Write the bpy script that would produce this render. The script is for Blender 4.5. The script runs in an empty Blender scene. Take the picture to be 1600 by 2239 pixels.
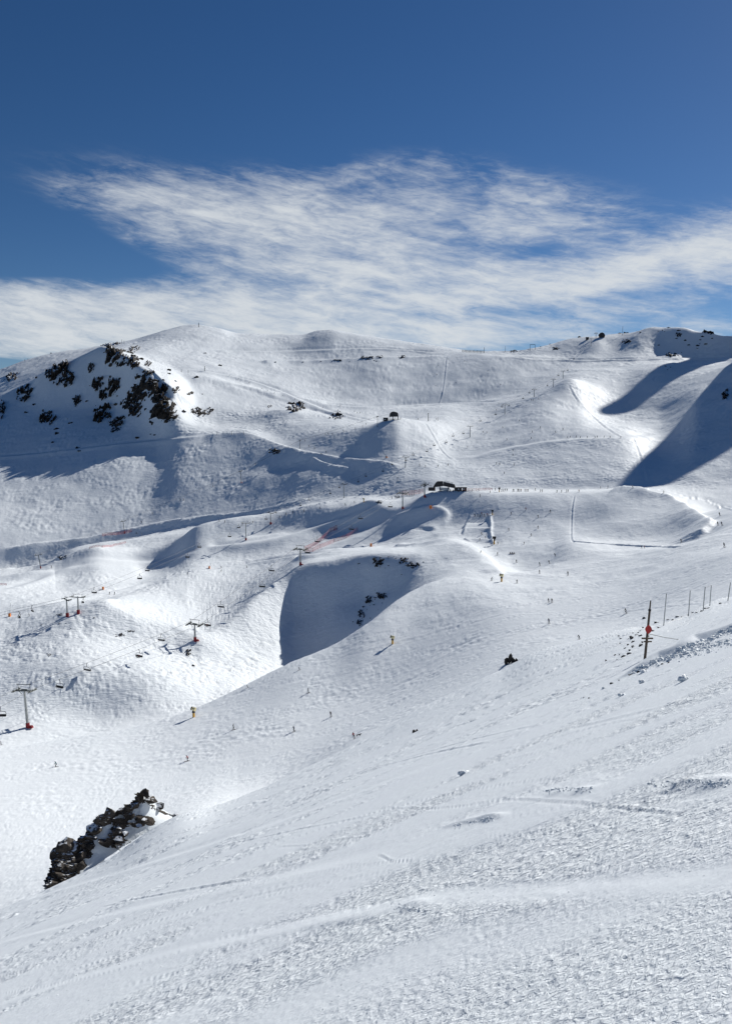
import bpy, bmesh, math, random
import numpy as np
from mathutils import Vector, Matrix
random.seed(7)
R_ = math.radians
SC = bpy.context.scene
COL = SC.collection

# ---------------------------------------------------------------- camera
FPX, CX, CY, PITCH = 1757.0, 800.0, 1119.5, R_(-6.0)
EYE = 1.62
cam_d = bpy.data.cameras.new('camera'); cam = bpy.data.objects.new('camera', cam_d); COL.objects.link(cam)
cam.location = (0, 0, 0); cam.rotation_euler = (R_(90) + PITCH, 0, 0)
cam_d.sensor_fit = 'VERTICAL'; cam_d.sensor_height = 24.0; cam_d.sensor_width = 24.0
cam_d.lens = 24.0 * FPX / 2239.0
cam_d.clip_start = 0.1; cam_d.clip_end = 30000
SC.camera = cam

# ---------------------------------------------------------------- sun, sky, exposure
SUN_AZ, SUN_EL = 42.0, 30.0            # degrees right of the view, above the horizon
SUNV = Vector((math.sin(R_(SUN_AZ)) * math.cos(R_(SUN_EL)), math.cos(R_(SUN_AZ)) * math.cos(R_(SUN_EL)), math.sin(R_(SUN_EL))))
sun_d = bpy.data.lights.new('sun', 'SUN'); sun_d.energy = 5.0; sun_d.angle = R_(0.53); sun_d.color = (1.0, 0.975, 0.925)
sun = bpy.data.objects.new('sun', sun_d); COL.objects.link(sun)
sun.rotation_euler = (-SUNV).to_track_quat('-Z', 'Y').to_euler()
SC.view_settings.view_transform = 'Standard'; SC.view_settings.look = 'None'
SC.view_settings.exposure = 0.10; SC.view_settings.gamma = 1.0


class NT:
    """small helper for node trees"""
    def __init__(s, tree): s.t = tree; s.n = tree.nodes; s.l = tree.links
    def new(s, typ, **kw):
        n = s.n.new(typ)
        for k, v in kw.items():
            if k.startswith('in_'): continue
            setattr(n, k, v)
        return n
    def put(s, sock, v):
        if v is None: return
        if isinstance(v, bpy.types.NodeSocket): s.l.new(v, sock)
        else: sock.default_value = v
    def math(s, op, a, b=None, c=None, clamp=False):
        n = s.new('ShaderNodeMath', operation=op); n.use_clamp = clamp
        s.put(n.inputs[0], a); s.put(n.inputs[1], b)
        if c is not None: s.put(n.inputs[2], c)
        return n.outputs[0]
    def comb(s, x, y, z):
        n = s.new('ShaderNodeCombineXYZ'); s.put(n.inputs[0], x); s.put(n.inputs[1], y); s.put(n.inputs[2], z); return n.outputs[0]
    def noise(s, vec, scale, detail=4, rough=0.5, dist=0.0, lac=2.0):
        n = s.new('ShaderNodeTexNoise'); s.put(n.inputs['Vector'], vec); n.inputs['Scale'].default_value = scale
        n.inputs['Detail'].default_value = detail; n.inputs['Roughness'].default_value = rough
        n.inputs['Distortion'].default_value = dist; n.inputs['Lacunarity'].default_value = lac
        return n.outputs[0]
    def ramp(s, v, a, b, c=0.0, d=1.0, smooth=True):
        n = s.new('ShaderNodeMapRange'); n.interpolation_type = 'SMOOTHSTEP' if smooth else 'LINEAR'
        s.put(n.inputs[0], v)
        for i, q in enumerate((a, b, c, d)): s.put(n.inputs[i + 1], q)
        return n.outputs[0]
    def mix(s, f, a, b, mode='MIX'):
        n = s.new('ShaderNodeMix', data_type='RGBA', blend_type=mode); s.put(n.inputs[0], f); s.put(n.inputs[6], a); s.put(n.inputs[7], b); return n.outputs[2]


def px_dir(px, py):
    """unit world direction of a photograph pixel"""
    x = (px - CX) / FPX; z = -(py - CY) / FPX
    c, s = math.cos(PITCH), math.sin(PITCH)
    v = Vector((x, c - z * s, s + z * c)); return v.normalized()


def px_azel(px, py):
    v = px_dir(px, py); return math.degrees(math.atan2(v.x, v.y)), math.degrees(math.asin(v.z))


world = bpy.data.worlds.new("World"); SC.world = world; world.use_nodes = True
def build_world():
    T = NT(world.node_tree); T.n.clear()
    out = T.new('ShaderNodeOutputWorld'); bg = T.new('ShaderNodeBackground'); T.l.new(bg.outputs[0], out.inputs[0])
    sky = T.new('ShaderNodeTexSky', sky_type='NISHITA'); sky.sun_disc = False
    sky.sun_elevation = R_(SUN_EL); sky.sun_rotation = R_(SUN_AZ)
    sky.altitude = 3000; sky.air_density = 1.0; sky.dust_density = 0.7; sky.ozone_density = 3.0
    tc = T.new('ShaderNodeTexCoord'); sep = T.new('ShaderNodeSeparateXYZ'); T.l.new(tc.outputs['Generated'], sep.inputs[0])
    X, Y, Z = sep.outputs
    az = T.math('MULTIPLY', T.math('ARCTAN2', X, Y), 57.2958)
    el = T.math('MULTIPLY', T.math('ARCSINE', Z), 57.2958)
    # coverage: soft elongated patches on the sky (azimuth, elevation in degrees)
    def blob(px, py, sx, sy, ang, amp):
        a, e = px_azel(px, py); k = 1 / 30.7
        sx *= k; sy *= k; ca, sa = math.cos(R_(ang)), math.sin(R_(ang))
        dx = T.math('SUBTRACT', az, a); dy = T.math('SUBTRACT', el, e)
        u = T.math('DIVIDE', T.math('ADD', T.math('MULTIPLY', dx, ca), T.math('MULTIPLY', dy, sa)), sx)
        v = T.math('DIVIDE', T.math('SUBTRACT', T.math('MULTIPLY', dy, ca), T.math('MULTIPLY', dx, sa)), sy)
        r2 = T.math('ADD', T.math('MULTIPLY', u, u), T.math('MULTIPLY', v, v))
        return T.math('MULTIPLY', T.math('EXPONENT', T.math('MULTIPLY', r2, -1.0)), amp)
    blobs = [(150, 700, 420, 58, 0, 1.5), (500, 695, 420, 60, 5, 1.15), (540, 535, 290, 80, -8, .50), (360, 450, 260, 80, -10, .24), (640, 420, 260, 45, 6, .16), (960, 390, 160, 40, -6, .14), (230, 440, 120, 40, 0, .10), (560, 430, 200, 45, 5, .22),
             (760, 600, 260, 120, -10, .62), (750, 470, 350, 60, 0, .30), (1000, 370, 110, 35, -10, .16), (1150, 640, 320, 30, 4, 1.0), (930, 600, 260, 22, 0, .7),
             (1350, 590, 380, 32, 9, 1.0), (1150, 470, 260, 70, -10, .50), (1550, 530, 200, 55, 8, .62), (1500, 640, 160, 26, 10, .45),
             (1100, 715, 400, 26, 3, .8), (1560, 725, 130, 35, 0, .6), (950, 530, 300, 60, 0, .4), (900, 740, 400, 25, 0, .75), (0, 760, 260, 40, 0, .4),
             (20, 530, 190, 60, 5, -.5), (230, 570, 190, 30, -8, -.30), (960, 678, 160, 16, 2, -.55), (1180, 545, 120, 18, 8, -.35), (1400, 690, 200, 18, 3, -.25), (0, 795, 60, 14, 0, -.9)]
    cov = None
    for b in blobs:
        v = blob(*b); cov = v if cov is None else T.math('ADD', cov, v)
    # wispy texture, stretched along the wind, warped
    e2 = T.math('MULTIPLY', el, 1.0)
    P = T.comb(T.math('MULTIPLY', az, 0.14), T.math('ADD', T.math('MULTIPLY', e2, 0.30), T.math('MULTIPLY', az, 0.02)), 0.0)
    wn = T.new('ShaderNodeTexNoise'); T.l.new(P, wn.inputs['Vector']); wn.inputs['Scale'].default_value = 1.6; wn.inputs['Detail'].default_value = 3
    vm = T.new('ShaderNodeVectorMath', operation='MULTIPLY_ADD'); T.l.new(wn.outputs['Color'], vm.inputs[0]); vm.inputs[1].default_value = (.30, .16, .30); T.l.new(P, vm.inputs[2])
    W = vm.outputs[0]
    n1 = T.noise(W, 1.5, 9, 0.60, 0.15)
    P2 = T.comb(T.math('ADD', T.math('MULTIPLY', az, 0.22), T.math('MULTIPLY', el, .25)), T.math('ADD', T.math('MULTIPLY', el, 1.0), T.math('MULTIPLY', az, 0.14)), 3.0)
    vm2 = T.new('ShaderNodeVectorMath', operation='MULTIPLY_ADD'); T.l.new(wn.outputs['Color'], vm2.inputs[0]); vm2.inputs[1].default_value = (.9, .55, .9); T.l.new(P2, vm2.inputs[2])
    n2 = T.noise(vm2.outputs[0], 1.5, 10, 0.68, 0.25)
    tex = T.math('ADD', T.math('MULTIPLY', T.math('SUBTRACT', n1, 0.5), 1.5), T.math('MULTIPLY', T.math('SUBTRACT', n2, 0.5), 1.5))
    P3 = T.comb(T.math('ADD', T.math('MULTIPLY', az, 0.5), T.math('MULTIPLY', el, .5)), T.math('SUBTRACT', T.math('MULTIPLY', el, 3.0), T.math('MULTIPLY', az, 0.25)), 7.0)
    vm3 = T.new('ShaderNodeVectorMath', operation='MULTIPLY_ADD'); T.l.new(wn.outputs['Color'], vm3.inputs[0]); vm3.inputs[1].default_value = (2.2, 2.6, 2); T.l.new(P3, vm3.inputs[2])
    n3 = T.noise(vm3.outputs[0], 1.3, 8, 0.7, 0.3)
    tex = T.math('ADD', tex, T.math('MULTIPLY', T.math('SUBTRACT', n3, 0.5), 0.55))
    cov2 = T.math('SUBTRACT', 1.0, T.math('EXPONENT', T.math('MULTIPLY', T.math('MAXIMUM', cov, 0.0), -1.35)))
    amt = T.math('ADD', cov2, T.math('MULTIPLY', tex, T.ramp(cov, 0.0, 0.30, 0.0, .80)))
    mask = T.ramp(amt, 0.06, 1.22)
    mask = T.math('MULTIPLY', T.math('POWER', mask, 1.15), 0.94)
    hs = T.new('ShaderNodeHueSaturation'); T.l.new(sky.outputs[0], hs.inputs['Color'])
    hs.inputs['Saturation'].default_value = 1.22; hs.inputs['Value'].default_value = 1.0; hs.inputs['Hue'].default_value = 0.504
    col = T.mix(mask, hs.outputs[0], (11.6, 12.2, 12.7, 1))
    T.l.new(col, bg.inputs[0]); bg.inputs[1].default_value = 0.055
build_world()

# ---------------------------------------------------------------- tagging helpers
def tag(o, label=None, cat=None, group=None, kind=None):
    if label: o['label'] = label
    if cat: o['category'] = cat
    if group: o['group'] = group
    if kind: o['kind'] = kind
    return o

# ---------------------------------------------------------------- numpy noise
_rs = np.random.RandomState(11)
_PERM = _rs.permutation(512).astype(np.int32)
_GA = _rs.rand(512).astype(np.float32) * 2 * np.pi
_GX, _GY = np.cos(_GA), np.sin(_GA)
def perlin(x, y, seed=0):
    xi = np.floor(x).astype(np.int64); yi = np.floor(y).astype(np.int64)
    xf = (x - xi).astype(np.float32); yf = (y - yi).astype(np.float32)
    def g(ix, iy, fx, fy):
        h = _PERM[(_PERM[(ix + seed * 17) & 511] + iy) & 511]
        return _GX[h] * fx + _GY[h] * fy
    u = xf * xf * xf * (xf * (xf * 6 - 15) + 10); v = yf * yf * yf * (yf * (yf * 6 - 15) + 10)
    a = g(xi, yi, xf, yf); b = g(xi + 1, yi, xf - 1, yf); c = g(xi, yi + 1, xf, yf - 1); d = g(xi + 1, yi + 1, xf - 1, yf - 1)
    return ((a * (1 - u) + b * u) * (1 - v) + (c * (1 - u) + d * u) * v) * 1.5

def sstep(a, b, x):
    t = np.clip((x - a) / (b - a), 0, 1); return t * t * (3 - 2 * t)

# ---------------------------------------------------------------- terrain: contour lines laid out as (pixel x, pixel y, metres away)
GA, GB = 0.46, -0.395                      # foreground slope
def plane_z(x, y): return -EYE + GA * x + GB * y
NB = 26
CURVES = [
 ('N', 0.3), ('N', 2.5), ('N', 7.0), ('N', 18.0), ('N', 36.0),
 # foreground edge
 ('E', [(-250,2125,68),(0,1992,70),(120,1938,71),(250,1872,72),(330,1815,73.5),(390,1783,76),(480,1762,84),(560,1732,91),(650,1690,96),(730,1653,100),(775,1630,102),(810,1612,104),(911,1556,108),(1002,1511,108),(1060,1482,106),(1102,1464,104),(1158,1433,98),(1262,1401,86),(1364,1378,74),(1448,1366,68),(1499,1349,82),(1549,1324,100),(1600,1315,112),(1850,1250,130)]),
 ('D', 1.22, 26),
 ('H', [(-250,2135,120),(0,2008,125),(250,1890,140),(400,1800,165),(600,1745,190),(800,1625,205),(1002,1528,225),(1158,1450,240),(1364,1398,230),(1600,1345,215),(1850,1280,200)]),
 ('P', [(-250,1880,200),(0,1805,212),(400,1680,245),(600,1600,262),(800,1520,280),(1100,1400,290),(1364,1337,300),(1600,1268,290),(1850,1200,280)]),
 # edge of the middle piste
 ('E', [(-250,1670,285),(0,1640,290),(200,1608,295),(300,1590,298),(420,1555,302),(540,1503,312),(640,1455,322),(740,1410,335),(800,1370,345),(850,1330,362),(910,1290,385),(980,1268,395),(1100,1292,365),(1200,1290,365),(1364,1262,370),(1600,1205,350),(1850,1150,340)]),
 ('G', [(-250,1658,305),(0,1628,308),(200,1602,315),(300,1585,318),(400,1557,328),(440,1546,334),(480,1535,342),(520,1520,352),(560,1505,369),(600,1492,384),(640,1480,395),(740,1445,400),(800,1402,400),(850,1355,402),(910,1296,408),(980,1258,415),(1100,1272,392),(1200,1268,392),(1364,1240,395),(1600,1190,378),(1850,1140,365)]),
 ('G', [(-250,1560,345),(0,1520,346),(200,1470,354),(330,1450,368),(425,1455,376),(480,1450,385),(540,1430,403),(600,1400,425),(640,1370,446),(740,1335,444),(800,1320,442),(850,1300,438),(910,1262,438),(980,1235,445),(1050,1240,430),(1100,1252,420),(1200,1248,420),(1364,1218,425),(1600,1168,410),(1850,1120,395)]),
 # knoll crest carrying the lift towers
 ('E', [(-250,1430,395),(0,1400,395),(90,1370,400),(148,1347,406),(172,1341,408),(230,1326,416),(290,1322,422),(340,1347,418),(400,1392,404),(425,1400,402),(470,1378,416),(560,1303,455),(610,1262,479),(657,1237,485),(740,1223,482),(850,1208,472),(910,1210,468),(960,1194,485),(990,1187,492),(1040,1203,478),(1075,1228,460),(1100,1243,450),(1200,1232,450),(1250,1200,462),(1364,1197,465),(1490,1188,458),(1600,1152,442),(1850,1100,430)]),
 ('V', [(-250,1330,500),(0,1308,500),(200,1303,502),(300,1292,508),(400,1271,530),(540,1240,568),(657,1216,565),(740,1205,555),(850,1193,545),(910,1189,530),(990,1178,530),(1040,1190,518),(1075,1192,512),(1100,1190,508),(1200,1180,508),(1250,1178,495),(1364,1182,490),(1490,1168,482),(1600,1132,475),(1850,1080,460)]),
 ('M', [(-250,1290,640),(0,1270,640),(130,1245,650),(215,1228,645),(300,1247,640),(370,1235,640),(430,1200,650),(480,1200,648),(540,1198,642),(657,1178,635),(740,1168,618),(850,1155,592),(910,1160,570),(990,1152,568),(1100,1140,560),(1200,1130,555),(1250,1140,540),(1364,1128,530),(1450,1115,540),(1530,1118,535),(1600,1103,540),(1850,1040,520)]),
 # lip of the hummocks / front of the terrace
 ('E', [(-250,1295,690),(0,1272,690),(50,1262,690),(100,1240,693),(150,1207,697),(215,1190,702),(300,1180,708),(430,1160,708),(540,1142,700),(657,1122,682),(740,1112,664),(810,1103,642),(880,1110,615),(930,1088,618),(990,1077,622),(1100,1079,612),(1200,1078,610),(1300,1075,612),(1364,1073,606),(1430,1085,588),(1500,1106,572),(1560,1122,562),(1600,1116,566),(1850,1060,560)]),
 ('V', [(-250,1262,740),(0,1246,745),(60,1240,745),(150,1212,750),(300,1177,756),(430,1152,742),(540,1134,728),(657,1108,708),(740,1094,700),(810,1088,688),(880,1086,675),(930,1076,672),(990,1069,672),(1100,1071,670),(1200,1072,670),(1300,1071,670),(1364,1066,672),(1430,1062,670),(1500,1067,655),(1560,1074,645),(1600,1072,645),(1850,990,640)]),
 ('V', [(-250,1218,763),(0,1200,764),(150,1182,768),(300,1160,768),(430,1138,756),(540,1122,742),(657,1098,722),(740,1084,712),(810,1060,None),(880,1045,None),(990,1050,None),(1100,1045,None),(1200,1045,None),(1300,1045,None),(1364,1042,None),(1430,1040,None),(1480,1040,None),(1550,1034,None),(1600,1022,None),(1850,930,None)]),
 ('W', [(-250,1130,None),(0,1105,None),(150,1080,None),(300,1060,None),(430,1045,None),(528,1040,None),(657,1026,None),(740,1035,None),(820,1025,None),(886,1018,None),(990,1012,None),(1100,1010,None),(1200,1003,None),(1300,998,None),(1364,1000,None),(1440,1015,None),(1520,990,None),(1600,960,None),(1850,850,None)]),
 ('W', [(-250,1010,1045),(0,1000,1010),(150,985,978),(250,975,962),(345,962,956),(380,952,948),(430,950,944),(470,950,940),(540,951,924),(600,968,888),(657,985,843),(740,1000,802),(800,1000,None),(886,988,None),(950,990,None),(1060,978,820),(1200,964,805),(1300,958,805),(1364,957,815),(1440,975,830),(1520,945,None),(1600,905,None),(1850,790,None)]),
 ('W', [(-250,905,1200),(0,905,1165),(150,900,1112),(250,900,1080),(300,885,1045),(345,878,1000),(380,900,982),(430,920,996),(540,932,985),(600,946,945),(657,952,900),(740,944,870),(800,935,862),(845,918,866),(866,914,868),(900,918,880),(950,926,900),(1000,932,925),(1060,920,970),(1130,897,985),(1200,880,985),(1260,880,1005),(1300,900,1000),(1364,920,985),(1440,920,980),(1520,895,None),(1600,850,None),(1850,740,None)]),
 # near crest of the left mountain; rounded spur below the upper lift
 ('E', [(-250,950,1300),(0,866,1265),(67,838,1252),(101,812,1243),(130,802,1236),(202,769,1216),(250,749,1200),(275,750,1180),(293,760,1160),(318,785,1125),(335,812,1080),(350,838,1050),(370,870,1015),(400,888,1025),(430,890,1040),(540,897,1050),(640,908,1025),(740,918,985),(800,925,955),(866,925,945),(940,915,985),(1000,905,1030),(1060,895,1060),(1130,878,1050),(1200,855,1065),(1245,836,1080),(1290,850,1088),(1364,878,1085),(1440,862,1085),(1520,832,1100),(1600,800,1120),(1850,680,1230)]),
 ('W', [(-250,960,1400),(0,862,1385),(67,834,1380),(130,808,1365),(202,778,1330),(250,765,1320),(293,772,1300),(330,785,1280),(370,806,1250),(430,812,1245),(540,838,1235),(640,862,1200),(740,884,1160),(860,886,1130),(960,880,1130),(1060,872,1150),(1130,862,1150),(1200,842,1160),(1245,827,1180),(1300,822,1195),(1364,820,1205),(1440,806,1215),(1520,797,1240),(1600,790,1260),(1850,660,1300)]),
 ('E', [(-250,930,1500),(0,836,1500),(67,815,1490),(130,796,1480),(202,774,1465),(250,762,1450),(293,758,1440),(330,757,1430),(430,770,1420),(540,780,1450),(640,789,1460),(740,786,1460),(830,779,1460),(900,781,1460),(980,779,1440),(1040,776,1420),(1090,777,1400),(1180,785,1400),(1300,786,1395),(1440,784,1390),(1600,781,1385),(1850,640,1380)]),
 ('E', [(-250,880,1800),(0,809,1800),(67,787,1800),(130,773,1800),(202,764,1790),(250,756,1770),(293,748,1760),(340,733,1750),(390,720,1750),(435,713,1750),(480,718,1750),(510,728,1750),(560,733,1750),(640,735,1750),(668,734,1740),(695,725,1735),(722,721,1730),(760,729,1730),(800,736,1720),(860,744,1710),(900,748,1700),(960,757,1680),(1000,767,1650),(1040,770,1600),(1090,770,1510),(1130,767,1490),(1160,763,1480),(1200,754,1510),(1250,742,1540),(1310,737,1560),(1380,727,1565),(1430,717,1560),(1460,713,1545),(1500,711,1520),(1525,720,1500),(1545,715,1495),(1570,728,1490),(1600,736,1490),(1850,700,1500)]),
 ('D', 1.12, 45), ('D', 1.35, 160), ('D', 2.6, 170), ('D', 8.0, 150),
]
ROWS = [14, 150, 95, 100, 80, 12, 12, 110, 100, 16, 60, 54, 34, 36, 36, 20, 36, 42, 44, 44, 38, 34, 46, 46, 10, 8, 5, 5]
assert len(ROWS) == len(CURVES) - 1 or True

def pchip_slopes(x, y):
    """monotone cubic slopes along axis 0; x,y (K,...)"""
    h = np.diff(x, axis=0); d = np.diff(y, axis=0) / h
    m = np.zeros_like(y)
    w1 = 2 * h[1:] + h[:-1]; w2 = h[1:] + 2 * h[:-1]
    same = (d[1:] * d[:-1]) > 0
    with np.errstate(divide='ignore', invalid='ignore'):
        hm = (w1 + w2) / (w1 / d[:-1] + w2 / d[1:])
    m[1:-1] = np.where(same, hm, 0); m[0] = d[0]; m[-1] = d[-1]
    return m
def hermite(x0, x1, y0, y1, m0, m1, t):
    h = x1 - x0; t2 = t * t; t3 = t2 * t
    return (2*t3 - 3*t2 + 1) * y0 + (t3 - 2*t2 + t) * h * m0 + (-2*t3 + 3*t2) * y1 + (t3 - t2) * h * m1
def interp1(xk, yk, x):
    """smooth curve through the points, flat beyond the ends"""
    xk = np.array(xk, float); yk = np.array(yk, float); h = np.diff(xk); d = np.diff(yk) / h
    m = np.zeros_like(yk); m[1:-1] = (d[:-1] * h[1:] + d[1:] * h[:-1]) / (h[1:] + h[:-1])
    mx = 2.5 * np.minimum(np.abs(d[:-1]), np.abs(d[1:])) + 0.25 * np.maximum(np.abs(d[:-1]), np.abs(d[1:]))
    m[1:-1] = np.clip(m[1:-1], -mx, mx)
    i = np.clip(np.searchsorted(xk, x) - 1, 0, len(xk) - 2); xc = np.clip(x, xk[0], xk[-1])
    t = (xc - xk[i]) / (xk[i+1] - xk[i])
    return hermite(xk[i], xk[i+1], yk[i], yk[i+1], m[i], m[i+1], t)

NCOL = 1300
th_in = np.linspace(R_(-26.5), R_(26.5), NCOL)
side = np.linspace(0, 1, 130)[1:] ** 1.7
th = np.concatenate([(R_(-26.5) - side * R_(60))[::-1], th_in, R_(26.5) + side * R_(60)])
NT_ = len(th)

def project(x, y, z):
    c, s = math.cos(PITCH), math.sin(PITCH)
    yy = y * c + z * s; zz = -y * s + z * c
    return CX + FPX * x / yy, CY - FPX * zz / yy

def gsm(a, n=5, it=2):
    k = np.ones(n) / n
    for _ in range(it):
        a = np.convolve(np.pad(a, n // 2, mode='edge'), k, mode='valid')
    return a
KR, KE, KW = [], [], []
for cv in CURVES:
    k = cv[0]; w = np.zeros(NT_)
    if k == 'N':
        r = np.full(NT_, cv[1]); e = plane_z(r * np.sin(th), r * np.cos(th)) / r
    elif k == 'D':
        r = base_r * cv[1]
        z = base_e * base_r - cv[2] if cv[2] > 40 else (base_e - cv[2] / FPX) * r
        e = z / r
    else:
        ts, es, tr, rs, ws = [], [], [], [], []
        for (px, py, rr) in cv[1]:
            d = px_dir(px, py); hh = math.hypot(d.x, d.y); t_ = math.atan2(d.x, d.y)
            ts.append(t_); es.append(d.z / hh); ws.append(1.0 if rr is None else 0.0)
            if rr is not None: tr.append(t_); rs.append(rr)
        e = interp1(ts, es, th); w = np.interp(th, ts, ws)
        r = interp1(tr, rs, th) if len(rs) > 1 else np.full(NT_, np.nan)
        e = gsm(e, 7, 3); base_r, base_e = r, e
    KR.append(r); KE.append(e); KW.append(w)
for i in range(len(KR)):           # first guess for the curves without a distance
    if np.isnan(KR[i]).any():
        a = i
        while np.isnan(KR[a]).any(): a += 1
        KR[i] = KR[i-1] + (KR[a] - KR[i-1]) / (a - i + 1)
KR = np.array(KR); KE = np.array(KE); FIX = KR.copy()
for it in range(300):              # a missing distance puts the point on the straight slope between its neighbours
    for i in range(5, len(KR) - 1):
        w = KW[i]
        if w.max() == 0: continue
        z0, z1 = KE[i-1] * KR[i-1], KE[i+1] * KR[i+1]; sl = (z1 - z0) / (KR[i+1] - KR[i-1])
        den = KE[i] - sl
        r = np.where(np.abs(den) > 1e-3, (z0 - sl * KR[i-1]) / np.where(np.abs(den) > 1e-3, den, 1), KR[i])
        lo = KR[i-1] + .06 * (KR[i+1] - KR[i-1]); hi = KR[i+1] - .06 * (KR[i+1] - KR[i-1])
        KR[i] = (1 - w) * FIX[i] + w * np.clip(r, lo, hi)
for i in range(5, len(KR)): KR[i] = gsm(KR[i], 9, 3)
for i in range(1, len(KR)): KR[i] = np.maximum(KR[i], KR[i-1] * 1.004 + .05)
KZ = KE * KR
MZ = pchip_slopes(KR, KZ)
rowsR, rowsZ = [], []
for i in range(len(KR) - 1):
    n = ROWS[i] if i < len(ROWS) else 6
    n = int(n)
    for j in range(n):
        t = j / n
        rr = KR[i] * (KR[i+1] / KR[i]) ** t
        tt = (rr - KR[i]) / (KR[i+1] - KR[i])
        rowsR.append(rr); rowsZ.append(hermite(KR[i], KR[i+1], KZ[i], KZ[i+1], MZ[i], MZ[i+1], tt))
rowsR.append(KR[-1]); rowsZ.append(KZ[-1])
TR = np.array(rowsR); TZ = np.array(rowsZ)
TX = TR * np.sin(th)[None, :]; TY = TR * np.cos(th)[None, :]
NR = TR.shape[0]

def visible_hit(px, py):
    """where the sight line of a photograph pixel meets the terrain"""
    d = px_dir(px, py); a = math.atan2(d.x, d.y); tn = d.z / math.hypot(d.x, d.y)
    f = np.interp(a, th, np.arange(NT_)); j = int(f); w = f - j; j2 = min(j + 1, NT_ - 1)
    r = TR[:, j] * (1 - w) + TR[:, j2] * w; z = TZ[:, j] * (1 - w) + TZ[:, j2] * w
    e = z / r
    ok = np.nonzero(e[20:] >= tn)[0]
    if len(ok) == 0: i = int(np.argmax(e))
    else: i = ok[0] + 20
    if i > 0 and e[i] > e[i-1] and e[i-1] < tn:
        q = (tn - e[i-1]) / (e[i] - e[i-1])
    else: q = 1
    q = min(max(q, 0), 1)
    R = r[i-1] + (r[i] - r[i-1]) * q; Z = z[i-1] + (z[i] - z[i-1]) * q
    return Vector((R * math.sin(a), R * math.cos(a), Z))

def disp(px, py, h, rl, rw, az, R=None, p=2.0):
    """add a rounded mound or hollow: height h, half length rl along azimuth az, half width rw"""
    if R is None: c = visible_hit(px, py)
    else:
        d = px_dir(px, py); a = math.atan2(d.x, d.y); c = Vector((R * math.sin(a), R * math.cos(a), 0))
    i0, i1 = 0, NR
    dx = TX - c.x; dy = TY - c.y; m = (np.abs(dx) < 3 * max(rl, rw)) & (np.abs(dy) < 3 * max(rl, rw))
    if not m.any(): return
    sa, ca = math.sin(R_(az)), math.cos(R_(az)); dx = dx[m]; dy = dy[m]
    u = (dx * sa + dy * ca) / rl; v = (dx * ca - dy * sa) / rw
    TZ[m] += h * np.exp(-(u * u + v * v) ** (p / 2))

# broad uneven relief so that no hill is a smooth dome
for k_, (f_, a_) in enumerate(((.075, .0011), (.038, .0008), (.019, .00045))):
    L_ = 1.0 / f_
    w_ = sstep(300, 360, TR)
    for R0_ in (420.0, 850.0, 1500.0):
        l_ = R0_ * f_; sel = np.exp(-(np.log(TR / R0_) / .42) ** 2) * w_
        n_ = perlin(TX / l_ + k_ * 7, TY / (l_ * 1.5) + R0_, 30 + k_); n2_ = perlin(TX / l_ + 90, TY / l_, 33 + k_)
        TZ += sel * a_ * R0_ * .62 * (1.6 * (.5 - np.abs(n_)) + n2_)
# unseen peaks added past the right edge, shaped to throw the bowl's big shadows
def shadow_peak(az, R, h, r, ang=0, r2=None, p=1.0):
    x, y = R * math.sin(R_(az)), R * math.cos(R_(az)); r2 = r2 or r
    dx = TX - x; dy = TY - y; sa, ca = math.sin(R_(ang)), math.cos(R_(ang))
    u = (dx * sa + dy * ca) / r; v = (dx * ca - dy * sa) / r2
    d = np.sqrt(u * u + v * v + .02); TZ[...] += h * np.maximum(0, 1 - d / 1.6) ** 1.15
shadow_peak(30.3, 1320, 215, 150, 40, 80)
shadow_peak(27.9, 1800, 520, 200, 30, 76)

BUMPS = [
 # px, py, height, half length, half width, azimuth
 (225, 1222, 10, 45, 20, 62), (470, 1190, 16, 42, 24, 60), (560,1200,8,40,16,65), (60, 1262, 4, 50, 10, 70),
 (560, 1140, 4, 40, 14, 60), (660, 1130, 6, 38, 16, 55), (640, 1085, -1, 60, 14, 70),
 (300, 1330, 5, 30, 16, 50), (430, 1405, 4, 12, 9, 60), (280, 1385, -3, 30, 14, 60),
 (800, 1108, 4, 26, 12, 70), (870, 1145, 5, 60, 14, 62), (720, 1215, 5, 26, 9, 60),
 (120, 1480, 3, 30, 16, 60), (330, 1500, 4, 26, 14, 30), (200, 1540, -3, 20, 12, 80),
 (850, 960, 1, 30, 20, 60), (700, 1010, -2, 60, 14, 110), (620, 905, 5, 30, 20, 60), (480, 1000, 2, 60, 25, 30),
 (720, 735, 6, 90, 40, 60, ), (960, 870, -8, 80, 40, 80), (560, 860, 6, 120, 30, 100),
 (1160, 790, 6, 50, 25, 40), (1300, 770, 10, 70, 25, 30), (1400, 760, 14, 90, 28, 35), (1480, 745, 10, 70, 25, 30),
 (1330, 1120, -4, 60, 40, 90), (1250, 850, 4, 60, 25, 20),
]
for b in BUMPS: disp(*b)
def boxblur(a, n, axis, it=2):
    for _ in range(it):
        pad = [(0, 0), (0, 0)]; pad[axis] = (n + 1, n); c = np.cumsum(np.pad(a, pad, mode='edge'), axis=axis)
        a = (np.take(c, np.arange(2 * n + 1, c.shape[axis]), axis) - np.take(c, np.arange(0, c.shape[axis] - 2 * n - 1), axis)) / (2 * n + 1)
    return a
def sun_dot():
    ax = np.gradient(TX, axis=0); ay = np.gradient(TY, axis=0); az = np.gradient(TZ, axis=0)
    bx = np.gradient(TX, axis=1); by = np.gradient(TY, axis=1); bz = np.gradient(TZ, axis=1)
    nx = by * az - bz * ay; ny = bz * ax - bx * az; nz = bx * ay - by * ax
    sg = np.sign(nz); l = np.sqrt(nx*nx + ny*ny + nz*nz) * sg
    return (nx * SUNV.x + ny * SUNV.y + nz * SUNV.z) / l
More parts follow.
